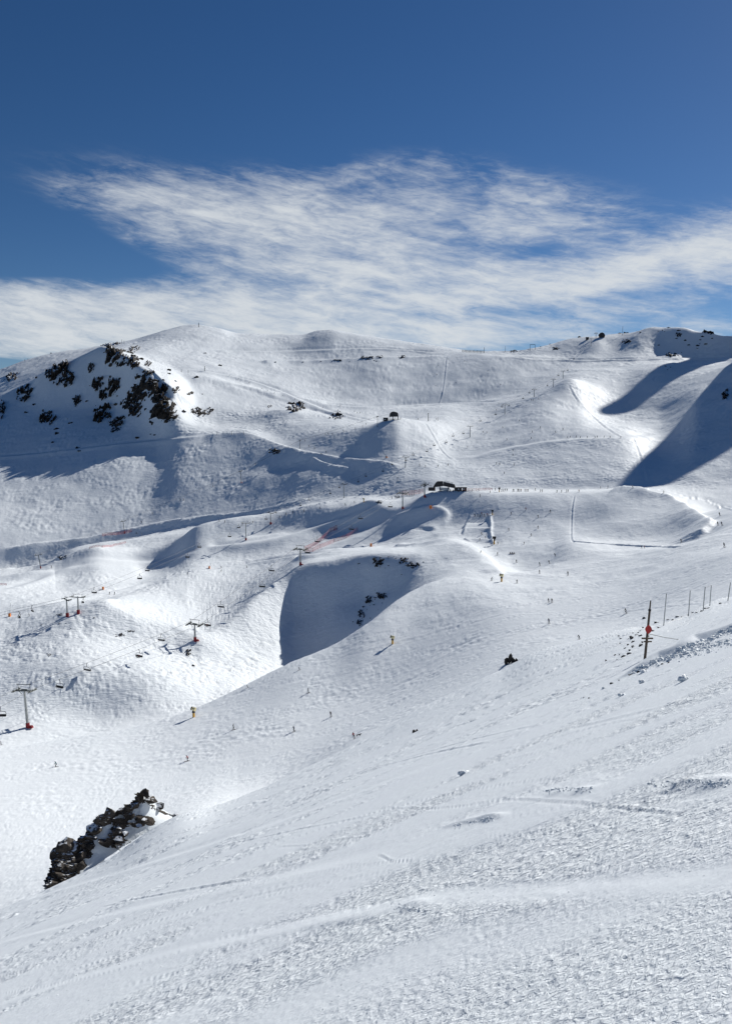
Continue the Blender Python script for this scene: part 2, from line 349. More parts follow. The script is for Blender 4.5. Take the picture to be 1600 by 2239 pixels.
for it_ in range(5):     # relief blurred where banks face the sun squarely, to remove bright hot spots
    dt = sun_dot(); w_ = sstep(.60, .80, dt) * sstep(300, 330, TR) * (1 - sstep(1700, 1900, TR)); w_ = boxblur(w_, 10, 1); w_ = boxblur(w_, 5, 0)
    zb = boxblur(boxblur(TZ, 26, 1), 7, 0); TZ += (zb - TZ) * np.clip(w_ * 1.3, 0, 1)

# ---- lines cut into or heaped on the snow (piste edges, tracks, berms): pixel path, height, half width in metres, side
def seg_dist(X, Y, P):
    best = np.full(X.shape, 1e9); sgn = np.zeros(X.shape); tt = np.zeros(X.shape)
    L = [0]
    for a, b in zip(P[:-1], P[1:]): L.append(L[-1] + math.hypot(b[0]-a[0], b[1]-a[1]))
    for k, (a, b) in enumerate(zip(P[:-1], P[1:])):
        ex, ey = b[0]-a[0], b[1]-a[1]; l2 = ex*ex + ey*ey + 1e-9
        t = np.clip(((X - a[0]) * ex + (Y - a[1]) * ey) / l2, 0, 1)
        d = np.hypot(X - a[0] - t*ex, Y - a[1] - t*ey); c = ex * (Y - a[1]) - ey * (X - a[0])
        m = d < best; best[m] = d[m]; sgn[m] = np.sign(c)[m]; tt[m] = ((L[k] + t * math.sqrt(l2)) / L[-1])[m]
    return best, sgn, tt
def smooth_path(P, n=10):
    out = []
    for i in range(len(P) - 1):
        p0 = P[max(i-1, 0)]; p1 = P[i]; p2 = P[i+1]; p3 = P[min(i+2, len(P)-1)]
        for k in range(n):
            t = k / n
            out.append(tuple(.5 * ((2*p1[c]) + (-p0[c]+p2[c])*t + (2*p0[c]-5*p1[c]+4*p2[c]-p3[c])*t*t + (-p0[c]+3*p1[c]-3*p2[c]+p3[c])*t*t*t) for c in (0, 1)))
    out.append(tuple(P[-1])); return out
SMOOTH = np.ones_like(TX, dtype=np.float32)       # 1 = wind and ski chopped, 0 = freshly groomed
def line(pts, h, w, kind='ridge', groom=0.0, fade=.06, rnd=.35):
    W = [visible_hit(px, py) for px, py in smooth_path(pts, 6)]
    P = [(p.x, p.y) for p in W]
    x0, x1 = min(p[0] for p in P) - 6*w, max(p[0] for p in P) + 6*w; y0, y1 = min(p[1] for p in P) - 6*w, max(p[1] for p in P) + 6*w
    m = (TX > x0) & (TX < x1) & (TY > y0) & (TY < y1)
    X, Y = TX[m], TY[m]; d, sg, t = seg_dist(X, Y, P)
    e = np.minimum(1, np.minimum(t, 1 - t) / fade) if fade > 0 else 1.0
    e = sstep(0, 1, e) if fade > 0 else e
    e = e * (1 + rnd * perlin(X / (w * 5), Y / (w * 5), 3))
    s = sg * d / w
    if kind == 'ridge': f = np.exp(-s * s)
    elif kind == 'cut':      # flat bench: uphill side dug out, downhill side built up
        f = -s * np.exp(-s * s * .7) * 1.2
    elif kind == 'step': f = 0.5 * (1 - np.tanh(s * 2.2)) * np.exp(-(np.maximum(0, -s) / 3.2) ** 2)
    elif kind == 'vee': f = np.exp(-((s - 1) ** 2)) - np.exp(-((s + .4) ** 2) * 1.5) * 1.1
    TZ[m] += h * f * e
    if groom: SMOOTH[m] *= 1 - groom * np.exp(-(s * .8) ** 4)
LINES = [
 # square of the beginners' area and its berm
 ([(1256,1082),(1251,1110),(1249,1150),(1250,1180),(1262,1186)], 0.227, 0.62, 'vee'),
 ([(1250,1183),(1300,1188),(1380,1193),(1440,1196),(1490,1196)], 0.378, 0.992, 'vee'),
 ([(1255,1192),(1330,1197),(1400,1200),(1450,1200)], 0, 3.5, 'ridge', .9),
 # track curving down at the right
 ([(1330,1072),(1390,1073),(1430,1086),(1462,1092),(1500,1115),(1540,1135),(1558,1150),(1530,1178)], 4.8, 4.2, 'step'),
 ([(1400,1064),(1460,1078),(1510,1092),(1560,1112),(1620,1140)], 0, 9, 'ridge', .95),
 ([(1410,1068),(1440,1071),(1475,1078),(1500,1088),(1540,1092),(1560,1102),(1640,1125)], -0.504, 0.992, 'vee'),
 # valley roads at the left
 ([(-60,1345),(100,1325),(202,1304),(330,1275),(440,1253),(540,1234),(640,1217),(720,1208),(800,1197)], 2.2, 5, 'cut', .9),
 ([(-60,1258),(0,1249),(80,1236),(140,1224)], 1, 2.4, 'cut', .8),
 ([(0,1290),(60,1276),(130,1248),(190,1222),(260,1225),(340,1228),(400,1215),(450,1195)], 1.6, 6, 'cut', .8),
 ([(450,1196),(540,1186),(620,1172),(700,1148),(760,1128),(830,1105)], 1.6, 5, 'cut', .9),
 ([(0,1202),(100,1188),(200,1176),(330,1148),(430,1132),(540,1122),(640,1100),(700,1085)], 2.6, 3, 'step'),
 # berm under the upper path
 ([(440,952),(540,951),(600,970),(657,987),(740,1003),(820,1010),(886,1020)], 3.4, 5, 'step'),
 ([(560,945),(640,972),(720,990),(800,1000)], 0, 6, 'ridge', .9),
 ([(684,1001),(720,1017),(765,1024)], 2.4, 3, 'step'),
 ([(-30,1000),(100,990),(250,972),(345,962),(450,951)], 1.6, 4, 'cut', .7),
 # piste below the left summit
 ([(410,808),(450,812),(530,828),(600,850),(660,875),(740,905),(820,922)], 3, 7, 'cut', .9),
 ([(440,832),(520,842),(600,868),(680,892),(760,912)], -1.6, 4, 'step'),
 # thin tracks in the bowl
 ([(976,780),(972,820),(966,860),(957,885)], 0.328, 1.24, 'vee'),
 ([(1242,838),(1258,870),(1290,905),(1330,940),(1368,958)], 0.353, 1.86, 'vee'),
 ([(1385,960),(1400,1000),(1412,1055)], 0.227, 1.36, 'vee'),
 ([(930,925),(945,950),(965,985),(985,1004)], 0.252, 1.36, 'vee'),
 ([(1030,1003),(1080,985),(1150,972),(1240,960),(1360,956),(1440,950)], 1.5, 8, 'cut', .8),
 ([(850,1002),(950,1005),(1020,1003)], 0.126, 0.93, 'vee'),
 ([(700,882),(800,890),(900,886),(1000,882),(1080,880)], 2.5, 9, 'cut', .8),
 # road on the right hand wall
 ([(1085,778),(1130,782),(1180,786),(1240,787),(1300,788),(1440,785),(1640,782)], 3.5, 5, 'cut', .95),
 ([(560,790),(640,790),(720,788),(780,784),(840,782),(900,782),(980,779)], 3.5, 6, 'step'),
 ([(460,765),(560,768),(700,765),(820,762),(960,772)], 2.5, 7, 'cut', .4),
 # ridge between the gully and the lift line; snow park edges
 ([(880,1195),(940,1187),(990,1182),(1030,1195),(1062,1215),(1092,1245),(1100,1258)], 1.6, 3.4, 'step'),
 ([(860,1197),(920,1178),(985,1165),(1008,1160),(1018,1145)], 2, 3, 'step'),
 ([(1028,1125),(1015,1148),(1008,1170)], 0.302, 1.24, 'vee'),
 ([(1070,1125),(1073,1150),(1072,1165),(1078,1190)], 1, 1.2, 'ridge'),
 ([(1014,1156),(1040,1155),(1070,1156)], 0.9, 1.6, 'step'), ([(1010,1179),(1040,1178),(1076,1180)], 0.9, 1.6, 'step'),
 ([(850,1135),(900,1115),(950,1108),(980,1122),(975,1145),(940,1162)], 2.2, 4, 'step'),
 # foreground tracks
 ([(1080,1744),(1140,1747),(1220,1752),(1300,1757),(1380,1766),(1460,1777),(1540,1788)], 0.0113, 0.0221, 'vee', 0, .2),
 ([(1040,1830),(1140,1822),(1240,1810),(1350,1797),(1450,1788)], 0.0040, 0.0111, 'vee', 0, .2),
 ([(816,1870),(835,1872),(858,1882),(900,1880),(920,1876)], 0.0079, 0.0158, 'vee', 0, .2),
 ([(0,2195),(200,2130),(400,2075),(560,2045),(700,2010),(830,1985),(960,1960),(1100,1953),(1300,1940),(1620,1915)], 0.0084, 0.1470, 'cut', .85, .05),
 ([(1350,2130),(1400,2140),(1480,2143),(1620,2146)], 0.0040, 0.0126, 'vee', 0, .3),
 ([(780,2215),(900,2180),(1060,2120),(1200,2070),(1300,2035)], 0.0024, 0.0095, 'vee', 0, .2),
 ([(480,2239),(700,2150),(900,2090),(1100,2040),(1400,1985),(1620,1950)], 0.0027, 0.0095, 'vee', 0, .2),
 ([(1060,1655),(1200,1605),(1350,1570),(1480,1540),(1620,1515)], 0.0159, 0.0504, 'vee', 0, .2),
 ([(980,1690),(1120,1640),(1300,1590),(1500,1552)], 0.0079, 0.0378, 'vee', 0, .2),
 ([(130,2130),(200,2108),(300,2080)], 0.0066, 0.0189, 'vee', 0, .3),
 ([(560,1830),(700,1770),(850,1700),(1000,1640),(1150,1600)], 0.0079, 0.0630, 'vee', 0, .2),
 ([(1392,1470),(1430,1448),(1480,1428),(1510,1410),(1560,1392),(1640,1362)], .22, .5, 'ridge', 0, .1, .9),
 ([(1190,1735),(1240,1728),(1300,1728)], .035, .10, 'ridge', 0, .3, 1.2), ([(1440,1722),(1520,1712),(1600,1716)], .04, .12, 'ridge', 0, .3, 1.2),
 ([(860,1985),(900,1976),(940,1990)], .03, .09, 'ridge', 0, .3, 1.2), ([(960,1808),(1060,1788),(1110,1786)], .03, .08, 'ridge', 0, .3, 1.2),
 ([(0,2060),(300,1985),(620,1915),(900,1850)], .02, .3, 'cut', .3, .1), ([(0,1985),(300,1895),(600,1800),(900,1690),(1150,1610)], .05, .7, 'cut', .3, .1),
 ([(900,1650),(1100,1560),(1250,1490),(1340,1440)], .08, .9, 'cut', .4, .1),
]
for l_ in LINES: line(*l_)
_r3 = random.Random(21)
for i_ in range(46):                       # ski tracks crossing the near slope and the middle piste
    near_ = i_ < 30
    x0_ = _r3.uniform(-150, 1100) if near_ else _r3.uniform(0, 1000)
    y0_ = (_r3.uniform(1900, 2230) if near_ else _r3.uniform(1500, 1660)) - (x0_ * .25 if near_ else x0_ * .18)
    L_ = _r3.uniform(260, 900); sl_ = _r3.uniform(.16, .42) if near_ else _r3.uniform(.12, .5); cv_ = _r3.uniform(-.10, .12)
    pts_ = [(x0_ + L_ * t_, y0_ - sl_ * L_ * t_ + cv_ * L_ * t_ * (1 - t_) * 2) for t_ in (0, .25, .5, .75, 1)]
    p_ = visible_hit(*pts_[2]); 
    if near_ and math.hypot(p_.x, p_.y) > 130: continue
    w_ = math.hypot(p_.x, p_.y) * _r3.uniform(.0016, .0030)
    line(pts_, w_ * _r3.uniform(.10, .32) * (1 if near_ else .35), w_, 'vee', 0, .15, .8)

# ---- roughness of the snow: every octave at its own size in metres, kept only where it is big enough to be seen
def add_detail():
    global TZ
    base = TZ.copy()
    px, py = project(TX, TY, base)
    fg = 1 - sstep(0, 1, (TR - 95) / 60)                          # near slope
    mid = (1 - fg) * (1 - sstep(0, 1, (TR - 350) / 90))
    chop = np.ones_like(TX)
    moguls = sstep(318, 340, TR) * (1 - sstep(560, 640, TR)) * (1 - sstep(560, 720, px))
    left_face = sstep(760, 820, TR) * (1 - sstep(1000, 1080, TR)) * (1 - sstep(520, 640, px))
    far = sstep(620, 700, TR)
    # patches where the foreground is torn up or polished
    pt = perlin(TX / 6.0 + TY * .05, TY / 2.6, 5) + .6 * perlin(TX / 1.9, TY / .9, 6)
    patch = sstep(-.15, .5, pt)
    amp = 0.026 * fg * (.22 + 1.3 * patch) + .022 * mid + .020 * far + .025 * moguls + .008 * left_face
    amp = amp + .012 * (1 - fg) * (1 - mid)
    amp = amp * (0.25 + .75 * SMOOTH)
    az = np.where(TR < 420, R_(66), R_(75)); sa, ca = np.sin(az), np.cos(az)
    U = TX * sa + TY * ca; V = TX * ca - TY * sa
    wx = TX + 0.0; 
    add = np.zeros_like(TX)
    lam = 0.03
    k = 0
    while lam < 60:
        q = lam / TR
        w = sstep(.0022, .0042, q) * (1 - sstep(np.where(TR < 150, .011, np.where(TR < 310, .0075, .0038)), np.where(TR < 150, .036, np.where(TR < 310, .020, np.where(TR < 600, .013, .0095))), q) * .95)
        m = (w > 0.004) & (lam < 14)
        if m.any():
            st = np.where(TR[m] < 310, 5.0, np.where(TR[m] < 560, 2.0, 2.6))                  # stretched along the wind on the near slopes
            u, v = U[m] / (lam * st), V[m] / lam
            u = u + .35 * perlin(TX[m] / (lam * 5), TY[m] / (lam * 5), k + 40); v = v + .5 * perlin(TX[m] / (lam * 4), TY[m] / (lam * 4), k + 60)
            n = perlin(u, v, k)
            r = 1 - 2 * np.abs(n)                                 # sharp little ridges
            iso = perlin(TX[m] / (lam * .8), TY[m] / (lam * .8), k + 20)
            f = .60 * n + .16 * (r - .5) + .50 * iso
            g = .65 + 1.25 * perlin(TX[m] / (lam * 9), TY[m] / (lam * 6), k + 80)   # comes and goes
            add[m] += f * lam * w[m] * np.clip(g, .05, 2.2)
        lam *= 1.75; k += 1
    TZ += add * amp * 4.2
    global ROUGH
    ROUGH = (.85 * fg * (.35 + 1.1 * patch) + .55 * mid + .8 * moguls + .9 * left_face + .75 * (1 - fg) * (1 - mid) * (1 - left_face)) * (.15 + .85 * SMOOTH)
add_detail()

def build_ground():
    nv = NR * NT_
    co = np.empty((nv, 3), np.float32); co[:, 0] = TX.ravel(); co[:, 1] = TY.ravel(); co[:, 2] = TZ.ravel()
    me = bpy.data.meshes.new('snow_slope')
    i, j = np.meshgrid(np.arange(NR - 1), np.arange(NT_ - 1), indexing='ij')
    a = (i * NT_ + j).ravel()
    q = np.stack([a, a + 1, a + NT_ + 1, a + NT_], 1).astype(np.int32)
    nf = len(q)
    me.vertices.add(nv); me.vertices.foreach_set('co', co.ravel())
    me.loops.add(nf * 4); me.loops.foreach_set('vertex_index', q.ravel())
    me.polygons.add(nf); me.polygons.foreach_set('loop_start', np.arange(nf, dtype=np.int32) * 4)
    me.polygons.foreach_set('use_smooth', np.ones(nf, bool))
    me.update(calc_edges=True)
    o = bpy.data.objects.new('snow_slope', me); COL.objects.link(o)
    for nm, arr in (('rough', ROUGH), ('range', TR)):
        a = me.attributes.new(nm, 'FLOAT', 'POINT'); a.data.foreach_set('value', arr.astype(np.float32).ravel())
    return tag(o, kind='structure')

def snow_material():
    m = bpy.data.materials.new('snow'); m.use_nodes = True; T = NT(m.node_tree)
    b = T.n['Principled BSDF']
    b.inputs['Roughness'].default_value = .6; b.inputs['Specular IOR Level'].default_value = .06
    g = T.new('ShaderNodeNewGeometry'); P = g.outputs['Position']
    sep = T.new('ShaderNodeSeparateXYZ'); T.l.new(P, sep.inputs[0]); X, Y, Z = sep.outputs
    n0 = T.noise(P, .02, 5, .6); n1 = T.noise(P, .6, 4, .6)
    c = T.mix(T.ramp(n0, .35, .65), (.78, .82, .84, 1), (.83, .865, .88, 1)); c = T.mix(T.ramp(n1, .3, .7, 0, .35), c, (.74, .77, .81, 1))
    T.l.new(c, b.inputs['Base Color'])
    at = T.new('ShaderNodeAttribute', attribute_name='rough'); rough = at.outputs['Fac']
    at2 = T.new('ShaderNodeAttribute', attribute_name='range'); rng = at2.outputs['Fac']
    U = T.math('ADD', T.math('MULTIPLY', X, .91), T.math('MULTIPLY', Y, .41)); V = T.math('SUBTRACT', T.math('MULTIPLY', X, .41), T.math('MULTIPLY', Y, .91))
    out = None
    def layer(size, stretch, near, far, h, prev):
        v = T.comb(T.math('DIVIDE', U, size * stretch), T.math('DIVIDE', V, size), T.math('DIVIDE', Z, size))
        n = T.noise(v, 1.0, 3, .65, .5)
        w = T.math('MULTIPLY', T.math('MULTIPLY', T.ramp(rng, near * .6, near), T.ramp(rng, far, far * 1.6, 1, 0)), rough)
        bp = T.new('ShaderNodeBump'); T.put(bp.inputs['Strength'], T.math('MULTIPLY', w, 1.0)); bp.inputs['Distance'].default_value = h
        T.l.new(n, bp.inputs['Height'])
        if prev is not None: T.l.new(prev, bp.inputs['Normal'])
        return bp.outputs[0]
    out = layer(.028, 1.8, .1, 14, .016, None)
    out = layer(.11, 2.4, 6, 60, .040, out)
    out = layer(.45, 3.5, 30, 260, .14, out)
    out = layer(1.2, 4.5, 130, 420, .30, out)
    out = layer(3.2, 1.8, 420, 3000, .48, out)
    T.l.new(out, b.inputs['Normal'])
    return m
ground = build_ground(); M_SNOW = snow_material(); ground.data.materials.append(M_SNOW)
# ================================================================= small helpers for objects
def mat(name, col, rough=.6, metal=0.0, var=.12, scale=3.0, bump=0.0):
    m = bpy.data.materials.new(name); m.use_nodes = True; T = NT(m.node_tree); b = T.n['Principled BSDF']
    tc = T.new('ShaderNodeTexCoord'); n = T.noise(tc.outputs['Object'], scale, 5, .6)
    a = tuple(c * (1 - var) for c in col) + (1,); c2 = tuple(min(1, c * (1 + var)) for c in col) + (1,)
    T.l.new(T.mix(T.ramp(n, .3, .7), a, c2), b.inputs['Base Color'])
    b.inputs['Roughness'].default_value = rough; b.inputs['Metallic'].default_value = metal
    if bump:
        bp = T.new('ShaderNodeBump'); bp.inputs['Strength'].default_value = .6; bp.inputs['Distance'].default_value = bump; T.l.new(n, bp.inputs['Height']); T.l.new(bp.outputs[0], b.inputs['Normal'])
    return m
M_STEEL = mat('galvanised_steel', (.36, .37, .36), .5, .3); M_DSTEEL = mat('dark_steel', (.06, .07, .07), .5, .3)
M_RED = mat('red_padding', (.22, .014, .02), .8); M_BLACK = mat('black_plastic', (.012, .012, .014), .5)
M_DARKWALL = mat('dark_cladding', (.022, .020, .022), .6); M_GLASSY = mat('pale_roof_panel', (.55, .58, .6), .3)
M_YEL = mat('yellow_paint', (.62, .33, .03), .55); M_YPALE = mat('pale_yellow_paint', (.72, .62, .34), .5)
M_WHITE = mat('white_paint', (.75, .77, .78), .5); M_CABLE = mat('cable', (.05, .055, .06), .6, .2)
M_WOOD = mat('weathered_wood', (.10, .075, .055), .85, 0, .3, 8, .01); M_DISC = mat('red_disc', (.50, .035, .03), .6)
M_BRICK = mat('brown_wall', (.10, .045, .035), .8); M_ORANGE = mat('orange_pad', (.75, .22, .03), .6)

def net_mat(name, col):
    m = bpy.data.materials.new(name); m.use_nodes = True; T = NT(m.node_tree); b = T.n['Principled BSDF']
    b.inputs['Base Color'].default_value = col + (1,); b.inputs['Roughness'].default_value = .8
    tc = T.new('ShaderNodeTexCoord'); sep = T.new('ShaderNodeSeparateXYZ'); T.l.new(tc.outputs['Object'], sep.inputs[0])
    u = T.math('ADD', sep.outputs[0], sep.outputs[1])
    f1 = T.math('FRACT', T.math('MULTIPLY', T.math('ADD', u, sep.outputs[2]), 6)); f2 = T.math('FRACT', T.math('MULTIPLY', T.math('SUBTRACT', u, sep.outputs[2]), 6))
    a = T.math('MAXIMUM', T.math('LESS_THAN', f1, .20), T.math('LESS_THAN', f2, .20))
    T.l.new(a, b.inputs['Alpha']); return m
M_NET = net_mat('red_net', (.50, .16, .17))

def rock_material(k=1.0):
    m = bpy.data.materials.new('rock'); m.use_nodes = True; T = NT(m.node_tree); b = T.n['Principled BSDF']
    g = T.new('ShaderNodeNewGeometry'); P = g.outputs['Position']; sn = T.new('ShaderNodeSeparateXYZ'); T.l.new(g.outputs['Normal'], sn.inputs[0])
    tc = T.new('ShaderNodeTexCoord'); O = tc.outputs['Generated']
    n1 = T.noise(O, 5, 6, .65); n2 = T.noise(O, 17, 5, .7)
    c = T.mix(T.ramp(n1, .3, .7), (.010*k, .009*k, .009*k, 1), (.048*k, .040*k, .033*k, 1)); c = T.mix(T.ramp(n2, .45, .8, 0, .6), c, (.085*k, .068*k, .052*k, 1))
    up = T.math('ADD', sn.outputs[2], T.math('MULTIPLY', T.math('SUBTRACT', n1, .5), 1.1))
    sf = T.ramp(up, .80, .92)
    T.l.new(T.mix(sf, c, (.8, .83, .86, 1)), b.inputs['Base Color']); b.inputs['Roughness'].default_value = .9; b.inputs['Specular IOR Level'].default_value = .2
    bp = T.new('ShaderNodeBump'); bp.inputs['Strength'].default_value = .9; bp.inputs['Distance'].default_value = .12; T.l.new(n2, bp.inputs['Height']); T.l.new(bp.outputs[0], b.inputs['Normal'])
    return m
M_ROCK = rock_material(); M_ROCK_NEAR = rock_material(1.9)
M_ROCK_DARK = mat('dark_rock', (.022, .019, .018), .9, 0, .5, 3, .08)

class MB:
    """collects simple solids and links them as ONE mesh object"""
    def __init__(s): s.v = []; s.f = []; s.m = []
    def add(s, vs, fs, mi=0):
        o = len(s.v); s.v += [tuple(v) for v in vs]; s.f += [tuple(i + o for i in f) for f in fs]; s.m += [mi] * len(fs)
    def box(s, c, size, M=None, mi=0, taper=1.0):
        hx, hy, hz = size[0]/2, size[1]/2, size[2]/2; vs = []
        for z in (-1, 1):
            t = taper if z > 0 else 1
            for x, y in ((-1,-1),(1,-1),(1,1),(-1,1)): vs.append(Vector((x*hx*t, y*hy*t, z*hz)))
        if M is not None: vs = [M @ v for v in vs]
        vs = [v + Vector(c) for v in vs]
        s.add(vs, [(3,2,1,0),(4,5,6,7),(0,1,5,4),(1,2,6,5),(2,3,7,6),(3,0,4,7)], mi)
    def tube(s, a, b, r0, r1=None, n=8, mi=0):
        a, b = Vector(a), Vector(b); r1 = r0 if r1 is None else r1; d = (b - a)
        if d.length < 1e-6: return
        d.normalize(); u = d.cross(Vector((0,0,1)) if abs(d.z) < .95 else Vector((1,0,0))).normalized(); w = d.cross(u)
        vs = []
        for p, r in ((a, r0), (b, r1)):
            for i in range(n):
                t = 2*math.pi*i/n; vs.append(p + u*math.cos(t)*r + w*math.sin(t)*r)
        fs = [(i, (i+1) % n, n + (i+1) % n, n + i) for i in range(n)] + [tuple(range(n))[::-1], tuple(range(n, 2*n))]
        s.add(vs, fs, mi)
    def path(s, pts, r, n=6, mi=0):
        for a, b in zip(pts[:-1], pts[1:]): s.tube(a, b, r, r, n, mi)
    def prism(s, prof, y0, y1, mi=0):
        """profile in xz swept along y"""
        n = len(prof); vs = [(x, y0, z) for x, z in prof] + [(x, y1, z) for x, z in prof]
        s.add(vs, [(i, (i+1) % n, n + (i+1) % n, n + i) for i in range(n)] + [tuple(range(n))[::-1], tuple(range(n, 2*n))], mi)
    def build(s, name, mats, parent=None, smooth=False):
        me = bpy.data.meshes.new(name); me.from_pydata(s.v, [], s.f)
        for m in (mats if isinstance(mats, (list, tuple)) else [mats]): me.materials.append(m)
        if any(s.m): me.polygons.foreach_set('material_index', s.m)
        if smooth: me.polygons.foreach_set('use_smooth', [True] * len(s.f))
        bm = bmesh.new(); bm.from_mesh(me); bmesh.ops.recalc_face_normals(bm, faces=bm.faces); bm.to_mesh(me); bm.free()
        o = bpy.data.objects.new(name, me); COL.objects.link(o)
        if parent: o.parent = parent
        return o
def empty(name, loc=(0,0,0), label=None, cat=None, group=None):
    o = bpy.data.objects.new(name, None); COL.objects.link(o); o.location = loc; o.empty_display_size = .3
    return tag(o, label, cat, group)
def copy_tree(o, parent=None):
    c = o.copy(); COL.objects.link(c)
    if parent is not None: c.parent = parent
    for ch in [x for x in list(COL.objects) if x.parent == o]: copy_tree(ch, c)
    return c
CHILD = {}
def clone(root):
    """copy a thing with its parts (children looked up once)"""
    if root.name not in CHILD:
        def rec(o): return [(c, rec(c)) for c in COL.objects if c.parent == o]
        CHILD[root.name] = rec(root)
    def mk(lst, par):
        for c, sub in lst:
            q = c.copy(); COL.objects.link(q); q.parent = par; mk(sub, q)
    r = root.copy(); COL.objects.link(r); mk(CHILD[root.name], r); return r
def RG(p): return math.hypot(p.x, p.y)
def hit(px, py): return visible_hit(px, py)
def size_at(px_len, p): return px_len / FPX * (p.length)
def on_ground(x, y):
    """height of the snow at a map position"""
    a = math.atan2(x, y); r = math.hypot(x, y); j = int(round(np.interp(a, th, np.arange(NT_))))
    return float(np.interp(r, TR[:, j], TZ[:, j]))

# ================================================================= rocks
def rock_blob(mb, c, size, seed, ang=None, sub=2, sharp=10):
    """one angular stone: an ico sphere cut by random planes and roughened"""
    rs = random.Random(seed); bm = bmesh.new(); bmesh.ops.create_icosphere(bm, subdivisions=sub, radius=1.0)
    planes = []
    for _ in range(sharp):
        n = Vector((rs.gauss(0,1), rs.gauss(0,1), rs.gauss(0,.9))).normalized(); planes.append((n, rs.uniform(.30, .85)))
    ang = rs.uniform(0, 6.28) if ang is None else ang
    Rm = Matrix.Rotation(ang, 3, 'Z') @ Matrix.Rotation(rs.uniform(-.35, .35), 3, 'X')
    for v in bm.verts:
        p = v.co.copy()
        for n, d in planes:
            k = p.dot(n) - d
            if k > 0: p -= n * k
        p *= 1 + rs.uniform(-.09, .09)
        p = Vector((p.x * size[0], p.y * size[1], p.z * size[2])); v.co = Rm @ p + Vector(c)
    base = len(mb.v); bm.verts.index_update()
    mb.add([v.co for v in bm.verts], [[v.index for v in f.verts] for f in bm.faces]); bm.free()
def cells(x, y, seed, jit=.9):
    """angular block field: returns a height made of tilted facets, one per cell, and the distance to the cell border"""
    xi = np.floor(x).astype(int); yi = np.floor(y).astype(int); b1 = np.full(x.shape, 9.0); b2 = b1.copy(); h = np.zeros(x.shape)
    for dx in (-1, 0, 1):
        for dy in (-1, 0, 1):
            cx, cy = xi + dx, yi + dy; k = _PERM[(_PERM[(cx + seed * 13) & 511] + cy) & 511]; k2 = _PERM[(k + 77) & 511]; k3 = _PERM[(k2 + 31) & 511]
            fx = cx + .5 + jit * (k / 512 - .5); fy = cy + .5 + jit * (k2 / 512 - .5); d = np.hypot(x - fx, y - fy)
            hh = k3 / 512 + (x - fx) * (k / 256 - 1) * .9 + (y - fy) * (k2 / 256 - 1) * .9
            m = d < b1; b2 = np.where(m, b1, np.minimum(b2, d)); h = np.where(m, hh, h); b1 = np.where(m, d, b1)
    return h, b2 - b1
def crag(px, py, w, h, label=None, group=None, n=None, R=None, name='rock_outcrop', cat='rock', sub=2, seed=None, tilt=0):
    """a connected rock outcrop w x h photograph pixels large: a sheet lying on the snow, raised into angular blocks"""
    seed = int(px * 7 + py) if seed is None else seed; rs = random.Random(seed); c = hit(px, py)
    if n == 2 or w * h < 60:
        mb = MB(); W, H = size_at(w, c) * .5, size_at(h, c) * .5
        az = math.atan2(c.x, c.y)
        for i in range(2 if w > 4 else 1):
            k = 1 - .35 * i; rock_blob(mb, Vector((math.cos(az) * W * .7 * i, -math.sin(az) * W * .7 * i, .15 * H)), (W * k, (W + H) * .4 * k, max(H, W * .4) * k), seed * 3 + i, ang=-az + rs.uniform(-.5, .5), sub=1 if w < 6 else 2, sharp=9)
        o = mb.build(name, M_ROCK); o.location = c; return tag(o, label, cat, group)
    m = int(min(30, max(12, 7 + math.sqrt(w * h) * .7))); uu = np.linspace(-.62, .62, m)
    U, V = np.meshgrid(uu, uu); G = np.empty((m, m, 3))
    for i in range(m):
        for j in range(m):
            q = hit(px + U[i, j] * w, py + V[i, j] * h - tilt * U[i, j] * w)
            if (q - c).length > 4 * size_at(max(w, h), c): q = c + (q - c).normalized() * 4 * size_at(max(w, h), c)
            G[i, j] = q - c
    S = size_at(math.sqrt(w * h), c); ar = w / h; fx, fy = 2.6 * math.sqrt(max(ar, .5)), 2.6 / math.sqrt(max(min(ar, 3), .4))
    sh = .9 * U
    h1, e1 = cells(U * fx + seed % 17, (V + sh * .5) * fy + seed % 11, seed); h2, e2 = cells(U * fx * 2.4 + 5, V * fy * 2.4 + 9, seed + 5)
    rot = U + .9 * V; rot2 = V - .5 * U
    env = .72 - (np.abs(U) / .56) ** 2.4 - (np.abs(V) / .56) ** 2.4 + 1.15 * perlin(rot * 3.4 + seed, rot2 * 2.4, seed % 9) + .85 * perlin(rot * 8 + seed, rot2 * 6, seed % 7)
    d = (.55 * h1 + .28 * h2 + .30) * np.clip(env * 1.6, -1, 1.0) - .16 * (e1 < .10) - .22
    d = np.where(env < 0, -.3, d)
    up = Vector((-c.x, -c.y, 0)).normalized() * .75 + Vector((0, 0, .85)); up = np.array(up.normalized())
    P = G + (d * min(S * .40, size_at(h, c) * (.42 if h < 26 else .62)))[..., None] * up; P = P.reshape(-1, 3); dd = d.ravel()
    fs = []
    for i in range(m - 1):
        for j in range(m - 1):
            a = i * m + j; q = (a, a + 1, a + m + 1, a + m)
            if max(dd[list(q)]) > -.02: fs.append(q)
    if len(fs) < 4: return crag(px, py, w, h, label, group, 2, name=name, cat=cat, seed=seed + 1)
    mb = MB(); mb.add(P, fs); o = mb.build(name, M_ROCK); bm = bmesh.new(); bm.from_mesh(o.data)
    bmesh.ops.delete(bm, geom=[v for v in bm.verts if not v.link_faces], context='VERTS'); bm.normal_update()
    if sum(f.normal.dot(Vector(up)) for f in bm.faces) < 0: bmesh.ops.reverse_faces(bm, faces=bm.faces)
    # keep only the main piece and the larger lumps touching it
    bm.to_mesh(o.data); bm.free(); o.location = c
    return tag(o, label, cat, group)

